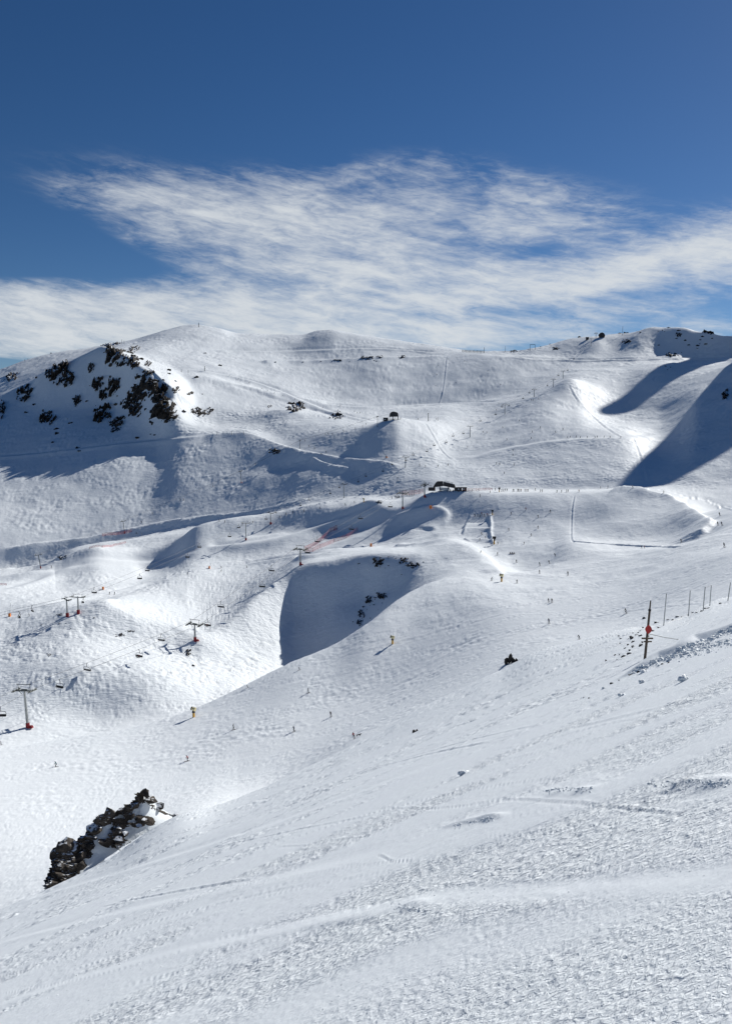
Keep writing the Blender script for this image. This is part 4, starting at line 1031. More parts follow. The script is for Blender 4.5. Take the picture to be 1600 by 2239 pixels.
def outcrop_snow():
    crest = [(118,1938),(121,1905),(134,1872),(160,1852),(190,1836),(214,1804),(240,1782),(275,1770),(300,1752),(314,1736),(332,1752),(352,1768),(376,1781),(396,1787)]
    foot = [(120,1944),(135,1934),(155,1920),(178,1902),(204,1884),(232,1864),(262,1844),(290,1826),(310,1815),(326,1808),(345,1802),(362,1798),(380,1793),(398,1789)]
    C, F = smooth_path(crest, 14), smooth_path(foot, 14); n1 = len(C); n2 = 46
    def pt(x, y, R): d = px_dir(x, y); return np.array(d * (R / math.hypot(d.x, d.y)))
    G = np.empty((n1, n2, 3)); PX = np.empty((n1, n2, 2))
    for i, (c, f) in enumerate(zip(C, F)):
        Rc = 71.8 + (c[0] - 120) / 270 * 4.5 + .3; Rf = 69.3 + (f[0] - 120) / 270 * 6.0
        a = pt(c[0], c[1], Rc); b = pt(f[0], f[1] + 12, Rf)
        for k in range(n2):
            t = k / (n2 - 1); G[i, k] = a * (1 - t) + b * t; PX[i, k] = (c[0] * (1 - t) + f[0] * t, c[1] * (1 - t) + (f[1] + 12) * t)
    X, Y = PX[..., 0], PX[..., 1]; T_ = np.linspace(0, 1, n2)[None, :] * np.ones((n1, 1))
    rockm = np.full(X.shape, -1.0)
    for (x, y, w, h) in OB:
        r = np.hypot((X - x) / (w * .62), (Y - y) / (h * .62)); rockm = np.maximum(rockm, 1.15 - r ** 1.6)
    rockm += .42 * perlin(X / 9, Y / 9, 4) + .3 * perlin(X / 4, Y / 4, 5)
    rockm = np.maximum(rockm, 1.0 - T_ / .10 + .5 * perlin(X / 8, Y / 8, 8)); rockm = np.maximum(rockm, (175 - X) / 30 + .4 * perlin(X / 8, Y / 8, 2))
    h1, e1 = cells(X / 15, (Y + X * .4) / 12, 3); h2, e2 = cells(X / 6.5, Y / 5.5, 9); h3, e3 = cells(X / 2.8, Y / 2.6, 12)
    d = (.62 * h1 + .34 * h2 + .14 * h3 + .12) * np.clip(rockm * 1.5, 0, 1.0) - .10 * (e1 < .12) - .05 * (e2 < .12)
    out = np.array(Vector((-.55, -.62, .55)).normalized())
    snow = .16 * perlin(X / 26, Y / 20, 7) + .05 * perlin(X / 7, Y / 7, 6) + .25 * np.sin(np.pi * np.clip(T_, 0, 1))
    def sheet(D, keep, name, m, smooth, parent):
        P = (G + D[..., None] * out).reshape(-1, 3); fs = []
        for i in range(n1 - 1):
            for k in range(n2 - 1):
                if keep[i, k] or keep[i+1, k+1]: fs.append((i*n2+k, i*n2+k+1, (i+1)*n2+k+1, (i+1)*n2+k))
        mb = MB(); vs = list(P)
        if name == 'snow_cover':
            o_ = len(vs)
            for i in range(n1): vs.append(P[i * n2] + np.array([.5, 1.6, -3.5]))
            for i in range(n1 - 1): fs.append((i*n2, (i+1)*n2, o_+i+1, o_+i))
        mb.add(vs, fs); o = mb.build(name, m, parent, smooth); bm = bmesh.new(); bm.from_mesh(o.data); bmesh.ops.delete(bm, geom=[v for v in bm.verts if not v.link_faces], context='VERTS'); bm.normal_update()
        if sum(f.normal.dot(Vector(out)) * f.calc_area() for f in bm.faces) < 0: bmesh.ops.reverse_faces(bm, faces=bm.faces)
        bm.to_mesh(o.data); bm.free(); return o
    sheet(snow, np.ones(X.shape, bool), 'snow_cover', M_CLOD, True, OC)
    sheet(np.where(rockm > .0, snow + .04 + d, snow - .25), rockm > -.05, 'rock_face', M_ROCK_NEAR, False, OC)
outcrop_snow()

# ----------------------------------------------------------------- snow clods
def clods():
    rs = random.Random(3); mb = MB()
    def strew(P, n, spread, smin, smax):
        smax = smin + (smax - smin) * .8; n = int(n * 1.4)
        for i in range(n):
            t = rs.random() * (len(P) - 1); k = int(t); f = t - k
            x = P[k][0] + (P[k+1][0] - P[k][0]) * f; y = P[k][1] + (P[k+1][1] - P[k][1]) * f
            q = hit(x + rs.gauss(0, spread), y + abs(rs.gauss(0, spread * .8)))
            if q.length > 140: continue
            s_ = size_at(smin + (smax - smin) * rs.random() ** 3, q) * .5
            rock_blob(mb, q + Vector((0, 0, s_ * .2)), (s_ * rs.uniform(.9, 1.7), s_, s_ * .7), rs.randint(0, 99999), sub=1, sharp=6)
    strew([(1385,1468),(1420,1448),(1470,1430),(1500,1412),(1540,1398),(1600,1372),(1640,1360)], 260, 6, 3, 17)
    strew([(1480,1432),(1540,1412),(1620,1392)], 160, 9, 3, 14)
    strew([(1190,1728),(1230,1722),(1290,1722)], 90, 6, 2, 9); strew([(1420,1715),(1500,1700),(1560,1712),(1600,1700)], 130, 9, 2, 9)
    strew([(870,1975),(930,1990)], 60, 10, 2, 9); strew([(1000,1800),(1080,1785)], 60, 7, 2, 8)
    strew([(100,2100),(700,1960),(1200,1900),(1600,1850)], 260, 60, 1.2, 4.5); strew([(700,2150),(1100,2100),(1600,2080)], 200, 40, 1.5, 4.5)
    o = mb.build('snow_clods', M_CLOD); return tag(o, kind='stuff', label='broken snow clods strewn over the near slope')
clods()
for (x, y, w, h, lb) in [(1497,1480,34,18,'largest round snow lump lying on the near slope below the clod bank'),(1404,1489,20,10,'small snow lump left of the largest one'),(1014,1687,34,12,'flat snow lump alone on the near slope in the middle'),(1318,1503,12,7,'small snow lump at the left end of the stone row'),(1360,1518,22,7,'low snow lump under the stone row')]:
    c = hit(x, y + h * .4); mb = MB(); s_ = size_at(w, c) * .5; hh = size_at(h, c) * .6
    for k in range(4): rock_blob(mb, Vector((random.uniform(-.4,.4)*s_, 0, hh*.15)), (s_*random.uniform(.5,.8), s_*.6, hh*random.uniform(.7,1)), int(x)+k, sub=2, sharp=7)
    o = mb.build('snow_lump', M_CLOD, smooth=True); o.location = c; tag(o, lb, 'snow lump', 'snow lumps on the near slope')

# ----------------------------------------------------------------- marker poles and fence at the right
def marker_pole():
    b = hit(1409, 1440); H = size_at(128, b); t = empty('marker_pole', b, 'tall dark pole with a red disc sign at the edge of the near slope', 'marker pole')
    top = px_dir(1421.5, 1313) * b.length * 1.0; ax = (top - b).normalized() if (top - b).length > .1 else Vector((0,0,1))
    L = (top - b).length
    m = MB(); m.tube(-ax*.4, ax*L*.82, .046, .036, 10); m.tube(ax*L*.82, ax*L, .028, .022, 8); m.build('post', M_WOOD, t)
    m = MB(); m.tube(ax*L*.815, ax*L*.85, .05, .05, 8); m.build('clamp', M_BLACK, t)
    d = Vector((-.15, -1, 0)).normalized(); c = ax*L*.515 + d*.10; u = ax; w = d.cross(u).normalized(); r1, r2 = size_at(8.8, b), size_at(6.8, b)
    vs = []; n = 24
    for off in (0, .02):
        for i in range(n):
            a = 2*math.pi*i/n; k = 1/ (abs(math.cos(a))**1.5 + abs(math.sin(a))**1.5)**(1/1.5); vs.append(c + d*off + u*math.cos(a)*r1*k + w*math.sin(a)*r2*k)
    m = MB(); m.add(vs, [tuple(range(n))[::-1], tuple(range(n, 2*n))] + [(i,(i+1)%n,n+(i+1)%n,n+i) for i in range(n)]); m.build('disc_sign', M_DISC, t)
    m = MB(); q = ax*L*.345; m.box(q + Vector((-.02,-.1,.03)), (.38,.04,.05)); m.box(q + Vector((.0,-.1,-.08)), (.26,.04,.04)); m.build('cross_board', M_WOOD, t)
    return t, b, ax, L
MP, mb_, max_, mL = marker_pole()
tops = []
for i, (bx, by, tx, ty, lb) in enumerate([(1450,1368,1456,1299,'slim steel marker pole right beside the red disc pole'),(1504,1347,1508,1292,'slim steel marker pole, second to the right of the disc pole'),(1536,1336,1540.5,1284,'left of the close pair of slim poles'),(1550.5,1325,1554,1280.5,'right of the close pair of slim poles'),(1590,1314,1596,1274,'slim marker pole at the right edge of the picture')]):
    b = hit(bx, by); 
    if b.length > 170: b = hit(bx, by + 4)
    tp = px_dir(tx, ty) * b.length; m = MB(); m.tube(Vector((0,0,0)) - (tp-b)*.1, tp - b, .033, .028, 8); m.tube(tp-b, (tp-b)*1.012, .04, .04, 8); o = m.build('marker_pole', M_STEEL); o.location = b
    tag(o, lb, 'marker pole', 'slim marker poles on the slope edge'); tops.append(tp)
m = MB(); m.path([tops[2], (tops[2]+tops[3])/2 - Vector((0,0,.03)), tops[3]], .012, 4); tag(m.build('rope', M_CABLE), 'cord tied between the tops of the close pair of poles', 'rope')
a = mb_ + max_*mL*.43; e = hit(1640, 1392) ; e = px_dir(1640, 1378) * 40.0
m = MB(); m.path([a.lerp(e, k/8) - Vector((0,0,.35*4*(k/8)*(1-k/8))) for k in range(9)], .010, 4); tag(m.build('rope', M_CABLE), 'thin rope running right from the red disc pole over the snow', 'rope')
# ----------------------------------------------------------------- near chairlift
def H_of(b, bpy_, topy): return size_at(bpy_ - topy, b)
def lift(tw):
    T = []
    for (bx, by, ty, lean, Hf) in tw:
        b = hit(bx, by); H = Hf if Hf else H_of(b, by, ty); T.append((b, H, lean))
    return T
L1 = lift([(-190,1720,1620,.05,13), (62,1591,1512,-.06,None), (427,1401,1362,0,None), (657,1236,1198,.0,None), (880,1113,1076,0,None), (928,1087,1058,0,None), (948,1080,1062,0,6)])
ARM1 = 7.2
lab1 = ['','nearest and tallest lift tower, at the left edge, red padding at its foot','lift tower on the knoll above the dark rock','lift tower in the middle beside the red safety nets','tall lift tower just below the valley station','lift tower standing in front of the station roof']
for i in range(1, 6):
    b, H, ln = L1[i]; d = L1[i+1][0] - L1[i-1][0]; sl = math.atan2(d.z, math.hypot(d.x, d.y))
    big_tower(b, H, d, sl, lab1[i], ARM1, ln)
RA = rope_points(L1, ARM1, -1, .012); RB = rope_points(L1, ARM1, 1, .012)
cable('haul_cable', [RA, RB], .06, 'pair of steel cables of the near chairlift', 'cable')
up = [191,353,483,594,694,788,868]; dn = [1,130,304,454,573,672,768,853]
names1 = {1:'chair cut off by the left edge of the picture',130:'empty chair right of the nearest tower, on the lower cable',191:'empty chair on the upper cable right of the nearest tower',304:'chair carrying riders in the gap before the knoll tower',353:'empty chair just left of the knoll tower',454:'chair just right of the knoll tower',
 483:'empty chair above the shadow right of the knoll tower',573:'chair over the slope left of the middle tower, the lower one',594:'chair over the slope left of the middle tower, the higher one',672:'chair passing in front of the left red net',694:'chair above the red safety nets',768:'chair to the right above the red nets',788:'chair higher up, between the nets and the station',853:'lower chair just left of the tall tower below the station',868:'upper chair hanging beside the head of the tall tower'}
seats = {}
for lst, rope, fl in ((up, RA, False), (dn, RB, True)):
    for px in lst:
        r = rope_at(rope, px)
        if r: seats[px] = put_chair(BIGCHAIR, r[0], r[1], names1[px], 'chairs of the near chairlift', fl)
def riders(px, n, lb):
    if px not in seats: return
    c = seats[px]; M = frame_of(Vector((0,1,0))); bpy.context.view_layer.update(); Mw = c.matrix_basis
    for k in range(n):
        p = Mw @ Vector(((k - (n-1)/2) * .62, .08, BZ + .0)); t = put_person(0, 0, None, 'sit', ['navy','red','grey'][k % 3], 0, 'skis', lb, 'riders on the chairlift', at=p)
        t.rotation_euler = c.rotation_euler; t.scale = (1,1,1)
riders(304, 3, 'person riding the chair in the gap before the knoll tower'); riders(454, 2, 'person riding the chair just right of the knoll tower')

# ----------------------------------------------------------------- long fixed chairlift behind
L2 = lift([(-200,1440,1400,0,11), (148,1348,1312,-.03,None), (172,1341,1306,0,None), (538,1181,1143,0,None), (592,1146,1121,0,None), (752,1089,1058,0,None), (886,1022,999,0,None), (1027,956,932,0,None), (1103,906,885,0,None), (1167,868,852,0,None), (1209,846,830,0,None), (1230,828,812,0,None), (1291,757,741,0,None), (1309,738,728,0,None)])
lab2 = ['','left one of the twin lift towers on the rocky knoll','right one of the twin lift towers on the rocky knoll','lift tower with a red foot in the hummocks left of centre','lift tower above the hummocks, right of the red-footed one','slim lift tower alone on the white track left of the station','lift tower at the end of the snow berm, under the hilltop station','lift tower in the upper bowl with its long shadow, lowest there','second lift tower up the bowl','third lift tower up the bowl, on the bright flat','fourth lift tower up the bowl, small','highest lift tower before the shaded wall','small lift tower on the ridge below the top station']
for i in range(1, 13):
    b, H, ln = L2[i]; d = L2[i+1][0] - L2[i-1][0]; sl = math.atan2(d.z, math.hypot(d.x, d.y)); arm = 6.4 if i < 3 else 6.0
    small_tower(b, H, d, sl, lab2[i], arm, ln, i < 5, 'towers of the long chairlift', .42 if i < 7 else .5)
RC = rope_points(L2, 6.0, -1, .012, .12, 10); RD = rope_points(L2, 6.0, 1, .012, .12, 10)
cable('haul_cable', [RC, RD], .05, 'pair of cables of the long chairlift climbing to the right ridge', 'cable')
k = 0
for lst, rope, fl in (([71,206,322,436,522,603,676,742,800,857,903,949,990,1050,1097,1157,1220,1254], RC, False), ([42,181,305,410,502,582,657,722,783,837,887,933,975,1013,1083,1112,1143,1196,1240], RD, True)):
    for px in lst:
        r = rope_at(rope, px)
        if r is None: continue
        nm = {42:'lower chair of the long lift at the left edge above the moguls',71:'upper chair of the long lift near the left edge',181:'chair hanging at the right twin tower',206:'chair just right of the twin towers'}.get(px)
        where = 'among the hummocks left of centre' if px < 620 else ('on the white slope left of the station' if px < 900 else 'climbing the upper bowl')
        put_chair(SMALLCHAIR, r[0], r[1], nm or ('small dark chair of the long lift ' + where), 'chairs of the long chairlift ' + where, fl)

# ----------------------------------------------------------------- surface lift on the left face
L3 = lift([(-120,1330,1300,-.2,10), (90,1243,1214,-.14,None), (273,1166,1140,-.14,None), (528,1056,1030,-.14,None), (656,981,963,-.1,None), (825,934,911,-.1,None), (850,921,908,0,7)])
lab3 = ['','leaning dark lift tower at the lower left, in the shaded trench','leaning dark lift tower inside the orange net on the left face','dark lift tower high on the left face','small lift tower behind the snow berm','lift tower on the slope left of the hilltop station']
for i in range(1, 6):
    b, H, ln = L3[i]; d = L3[i+1][0] - L3[i-1][0]; sl = math.atan2(d.z, math.hypot(d.x, d.y))
    small_tower(b, H, d, sl, lab3[i], 4.6, ln, i < 4, 'towers of the lift on the left face', .26)
cable('haul_cable', [rope_points(L3, 4.6, -1, .01, .1), rope_points(L3, 4.6, 1, .01, .1)], .04, 'pair of cables of the lift running up the left face', 'cable')

# ----------------------------------------------------------------- buildings
def facing(az_deg): return -R_(az_deg)
def valley_station():
    b = hit(975, 1073); u = size_at(1, b)            # metres per photo pixel here
    t = empty('lift_station', b, 'black roofed chairlift station on the terrace in the middle of the slopes', 'lift station')
    # local x to the right, y away
    t.rotation_euler = (0, 0, -math.atan2(b.x, b.y))
    W = 13*u
    m = MB(); prof = [(-28*u, 8.5*u), (-23*u, 17*u), (-19*u, 20*u), (-7*u, 20.5*u), (-6*u, 10.5*u), (-27*u, 7.5*u)]; m.prism(prof, -4*u, 9*u); m.build('roof_shell', M_DARKWALL, t)
    m = MB(); prof = [(-6*u, 10.5*u), (-6*u, 19.5*u), (18*u, 14*u), (20*u, 9*u), (17*u, 6*u)]; m.prism(prof, -3*u, 8*u); m.build('machinery_cover', M_DARKWALL, t)
    m = MB(); prof = [(-5.5*u, 19.6*u), (-5.5*u, 20.3*u), (17*u, 15*u), (17*u, 14.3*u)]; m.prism(prof, -3.2*u, 8.2*u); m.build('roof_panel', M_GLASSY, t)
    m = MB(); prof = [(-4.5*u, 21.2*u), (-4.5*u, 21.7*u), (15*u, 17.2*u), (15*u, 16.7*u)]; m.prism(prof, 0, 1*u); m.prism([(p[0], p[1]) for p in prof], 4*u, 5*u)
    for x in (-3, 5, 13): m.box((x*u, 2.5*u, (19.2 - x*.24)*u), (.5*u, 5*u, 3*u))
    m.build('roof_rail', M_DSTEEL, t)
    for x, z0, z1 in ((-14, -1, 9), (5, -1, 10)):
        m = MB(); m.box((x*u, 2*u, (z0+z1)/2*u), (1.9*u, 1.9*u, (z1-z0)*u)); m.build('column', M_BLACK, t)
    m = MB(); m.box((-31*u, 3*u, 3.2*u), (15*u, 8*u, 7.4*u)); cab = m.build('control_cabin', M_DARKWALL, t)
    m = MB(); m.box((-25.5*u, -1.1*u, 3.4*u), (2.2*u, .2*u, 5.6*u)); m.build('door', M_BRICK, cab)
    m = MB(); m.box((-3*u, 4*u, 3.5*u), (20*u, 1*u, 6*u)); m.build('glass_screen', M_GLASSY, t)
    m = MB(); m.box((5*u, -2*u, 1.6*u), (2*u, .2*u, 5*u)); m.box((9*u,-2*u,1.6*u),(2*u,.2*u,5*u)); m.build('window', M_GLASSY, t)
    m = MB(); m.box((22*u, 2*u, 4*u), (9*u, 7*u, 7*u)); m.build('service_room', M_DARKWALL, t)
    # deck railing with people behind, left to others
    b2 = hit(1006, 1073)
    for x, w, h, lb, M in ((1004, 10, 7, 'dark hut adjoining the station, left of the pair', M_DARKWALL), (1015, 9, 7, 'brown hut at the end of the station row', M_BRICK)):
        c = hit(x, 1073); s = empty('hut', c, lb, 'hut', 'huts beside the station'); s.rotation_euler = t.rotation_euler
        m = MB(); m.box((0,0,h*u/2-.2), (w*u, 7*u, h*u)); m.build('wall', M, s)
        m = MB(); m.box((0,0,h*u+.02), (w*u+.5, 7*u+.5, .5)); m.build('roof', M_BLACK, s)
        m = MB(); m.box((-w*.2*u,-3.55*u,h*.5*u), (w*.25*u,.1,h*.4*u)); m.build('window', M_GLASSY, s)
    return t
valley_station()
def hill_station():
    b = hit(862, 917); u = size_at(1, b); t = empty('lift_station', b, 'black barrel-shaped lift station on legs on top of the round knoll', 'lift station'); t.rotation_euler = (0,0,-math.atan2(b.x,b.y))
    m = MB(); prof = [(-11*u,5.5*u),(-10*u,12.5*u),(-6.5*u,16.2*u),(-3*u,16.6*u),(6*u,14.6*u),(8*u,13*u),(8.6*u,6*u)]; m.prism(prof, -4*u, 8*u); m.build('roof_shell', M_DARKWALL, t)
    m = MB(); m.prism([(-3.0*u,16.9*u),(-3*u,17.3*u),(6*u,15.3*u),(6*u,14.9*u)], -4.1*u, 8.1*u); m.build('ridge_trim', M_BLACK, t)
    for x, y in ((-10.2,-3),(-3.5,-3),(1.0,6),(7.8,-3)):
        m = MB(); m.box((x*u,y*u,2.6*u), (1.7*u if x in (-3.5,7.8) else .7*u,1.4*u,7*u)); m.build('column', M_BLACK, t)
    c = hit(843, 920); s = empty('hut', c, 'black hut beside the barrel-shaped station on the knoll', 'hut'); s.rotation_euler = t.rotation_euler
    m = MB(); m.box((0,0,3*u), (11*u,8*u,6.4*u), None, 0, .93); m.build('wall', M_DARKWALL, s); m = MB(); m.box((0,0,6.5*u), (11.4*u,8.4*u,.7*u)); m.build('roof', M_BLACK, s)
    m = MB(); m.box((-2*u,-4.05*u,3*u), (2.6*u,.1,2*u)); m.build('window', M_GLASSY, s)
hill_station()
def ridge_station():
    b = hit(1312, 738); u = size_at(1, b); t = empty('lift_station', b, 'dark rounded top station on the right skyline', 'lift station'); t.rotation_euler = (0,0,-math.atan2(b.x,b.y))
    m = MB(); m.prism([(-3*u,1*u),(-4.5*u,5*u),(-1*u,9*u),(3*u,10*u),(7*u,8*u),(9*u,4*u),(8*u,0),(-3*u,-1*u)], -4*u, 4*u); m.build('roof_shell', M_DARKWALL, t)
    m = MB(); m.tube((-9*u,0,-1*u),(-9*u,0,9*u),.5*u,.4*u,8); m.box((-9*u,0,8*u),(8*u,1*u,.8*u)); m.box((-9*u,0,10*u),(6*u,.5*u,.5*u)); m.build('lift_frame', M_DSTEEL, t)
    c = hit(1283, 743); s = empty('hut', c, 'small dark hut on the right skyline, left of the top station', 'hut'); m = MB(); m.box((0,0,2*u),(5*u,5*u,5*u)); m.build('wall', M_DARKWALL, s); m = MB(); m.box((0,0,4.8*u),(6*u,6*u,.8*u)); m.build('roof', M_BLACK, s)
ridge_station()

# ----------------------------------------------------------------- skyline furniture
def snow_fence():
    a, b = hit(1010, 770), hit(1058, 772); t = empty('snow_fence', a, 'long picket snow fence on the saddle of the skyline', 'fence'); u = size_at(1, a)
    m = MB()
    for i in range(17):
        q = a.lerp(b, i/16) - a; m.box(q + Vector((0,0,2.2*u)), (.7*u,.3*u,6.5*u))
    m.build('picket', M_DSTEEL, t)['kind'] = 'stuff'
    m = MB(); m.path([Vector((0,0,2.2*u)), b - a + Vector((0,0,2.2*u))], .25*u, 4); m.path([Vector((0,0,4*u)), b - a + Vector((0,0,4*u))], .18*u, 4); m.build('rail', M_DSTEEL, t)
snow_fence()
def mast(x, y0, y1, lb, r=.5, cross=None, grp='masts on the skyline', name='mast'):
    b = hit(x, y0); 
    u = size_at(1, b); H = (y0 - y1) * u; m = MB(); m.tube((0,0,-2*u),(0,0,H),r*u,r*.7*u,6)
    if cross: m.box((0,0,H*cross[0]),(cross[1]*u,.4*u,.5*u))
    o = m.build(name, M_DSTEEL); o.location = b; tag(o, lb, 'mast' if name == 'mast' else 'post', grp)
for a in [(1058,772,760,'tall mast at the right end of the picket fence',.6,None),(435,715,706,'small mast marking the white summit',.7,(.6,3)),(1104,769,757,'thin pole on the skyline right of the saddle',.35,None),(1360,733,715,'tall thin mast on the right skyline beyond the top station',.4,None),
          (267,751,743,'left of two short posts behind the rocky summit',.4,None),(272,752,745,'right of two short posts behind the rocky summit',.4,None),(448,811,801,'post at the top of the white piste',.7,(.5,3)),(397,814,808,'left of two short posts beside the white piste',.5,None),(412,815,809,'right of two short posts beside the white piste',.5,None),
          (475,951,944,'left of three posts on the upper path',.45,None),(507,951,943,'middle of three posts on the upper path',.45,None),(533,950,943,'right of three posts on the upper path',.45,None),(936,921,903,'dark snow lance post right of the hilltop station',.9,(.93,2.4)),(957,920,912,'short post on the slope right of the lance post',.4,None),
          (55,790,786,'left of two tiny posts on the left skyline',.4,None),(62,788,784,'right of two tiny posts on the left skyline',.4,None),(1328,1067,1061,'left of two posts on the terrace at the right',.5,None),(1312,1068,1063,'right of two posts on the terrace',.5,None),(869,1054,1043,'T-shaped sign post left of the station',.45,(.93,5)),
          (905,1083,1072,'left one of the net poles beside the station',.45,None),(917,1079,1069,'right one of the net poles beside the station',.45,None)]: mast(*a[:4], r=a[4], cross=a[5])
def portal():
    a = hit(1158, 766); u = size_at(1, a); t = empty('lift_portal', a, 'thin two-legged lift portal on the skyline', 'lift portal')
    for x, n in ((0,'leg'),(10.5,'leg')): m = MB(); m.tube((x*u,0,-2*u),(x*u,0,12*u),.45*u,.4*u,6); m.build('leg', M_DSTEEL, t)
    m = MB(); m.tube((0,0,12*u),(10.5*u,0,12*u),.5*u,.5*u,6); m.build('crossbeam', M_DSTEEL, t)
portal()

# ----------------------------------------------------------------- snow guns
def fan_gun(x, y, hpx, lb, face=200, dark=False):
    b = hit(x, y); H = size_at(hpx, b); t = empty('snow_gun', b, lb, 'snow gun', 'fan snow guns on yellow posts'); t.rotation_euler = (0,0,-R_(face))
    m = MB(); m.box((0,0,H*.22), (H*.17,H*.17,H*.56)); m.build('post', M_YEL, t)
    m = MB(); m.box((0,0,H*.56), (H*.26,H*.24,H*.2), None, 0, .8); m.build('bracket', M_BLACK, t)
    m = MB(); m.tube((0,-H*.20,H*.80),(0,H*.16,H*.86),H*.20,H*.16,14); fh = m.build('fan_housing', M_YPALE if not dark else M_BLACK, t)
    m = MB(); m.tube((0,H*.15,H*.858),(0,H*.24,H*.873),H*.17,H*.185,14); m.build('nozzle_ring', M_BLACK, fh)
for a in [(424,1568,21,'yellow fan snow gun at the left of the middle piste',290),(858,1408,18,'yellow fan snow gun in the centre of the middle piste',300),(1096,1272,17,'fan snow gun at the corner of the white bank, casting a long shadow',300),
          (1080,1190,17,'dark-headed snow gun at the lower end of the practice area',280,True),(1076,1126,11,'dark-headed snow gun at the upper end of the practice area',280,True),(1091,1076,10,'snow gun on the terrace edge right of the station',280,True),(795,1098,9,'small snow gun left of the tall tower, by the white track',280)]: fan_gun(*a)
def lance(x, y, tx, ty, lb, box=5):
    b = hit(x, y); u = size_at(1, b); t = empty('snow_lance', b, lb, 'snow lance', 'snow lances with orange feet')
    m = MB(); m.box((0,0,box*.6*u), (box*.8*u,box*.7*u,box*1.3*u)); m.build('padding', M_ORANGE if box < 6 else M_YEL, t)
    m = MB(); e = Vector(((tx-x)*u, -1.5*u, (y-ty)*u)); m.tube((0,0,box*u), e, .28*u, .2*u, 6); m.build('lance', M_STEEL, t)
for a in [(811,1195,824,1165,'snow lance with a yellow foot on the bright track in the centre',5.5),(941,1112,953,1086,'snow lance with a yellow foot below the station',5.5),(22,1348,26,1320,'snow lance with an orange foot near the left edge',5),
          (226,1289,206,1299,'snow lance lying down, orange foot, beside the mound',4.5),(458,1243,462,1232,'snow lance with an orange foot beside the valley road',4),(845,1001,838,990,'snow lance on the berm under the knoll',3),(992,1122,992,1113,'short marker with orange foot under the tall tower',3)][:6]: lance(*a)

# ----------------------------------------------------------------- nets
def net(pts, hpx, lb, posts=True, grp='red safety nets'):
    P = [hit(x, y) for x, y in pts]; u = size_at(1, P[0]); t = empty('safety_net', P[0], lb, 'safety net', grp); o = P[0]
    m = MB(); n = 0
    Q = []
    for a, b in zip(P[:-1], P[1:]):
        for k in range(6): Q.append(a.lerp(b, k/6))
    Q.append(P[-1]); Q = [Vector((q.x, q.y, on_ground(q.x, q.y))) - o for q in Q]; hh = hpx*u
    for a, b in zip(Q[:-1], Q[1:]): m.add([a - Vector((0,0,.3)), b - Vector((0,0,.3)), b + Vector((0,0,hh)), a + Vector((0,0,hh))], [(0,1,2,3)])
    m.build('mesh_net', M_NET, t)
    if posts:
        for q in P: m = MB(); q2 = q - o; m.tube(q2 - Vector((0,0,.3)), q2 + Vector((0,0,hh*1.1)), .3*u if u < .3 else .09, .06, 6); m.build('net_post', M_RED, t)
    m = MB(); m.path([q + Vector((0,0,hh)) for q in Q], .05, 4); m.build('top_rope', M_RED, t)
net([(666,1204),(690,1192),(710,1176),(722,1163),(736,1156)], 9, 'upper long red net beside the middle lift tower')
net([(668,1205),(672,1206),(684,1206),(700,1198),(730,1186),(758,1176),(782,1160)], 8, 'lower long red net curving down from under the lift line')
net([(730,1160),(737,1159)], 5, 'short bright red net piece at the top end of the long red net')
net([(224,1172),(245,1170),(270,1168),(288,1163)], 6, 'orange-red net around the leaning tower on the left face')
net([(196,1200),(225,1197),(250,1193),(276,1187)], 4, 'low red net on the lip of the hummocks at the left')
net([(878,1083),(900,1081),(925,1078)], 9, 'pale red net left of the station')
net([(1018,1073),(1040,1073),(1060,1072),(1076,1072)], 5, 'red net on the terrace right of the huts')
net([(-5,1280),(15,1280)], 4, 'piece of red net at the left edge of the picture')

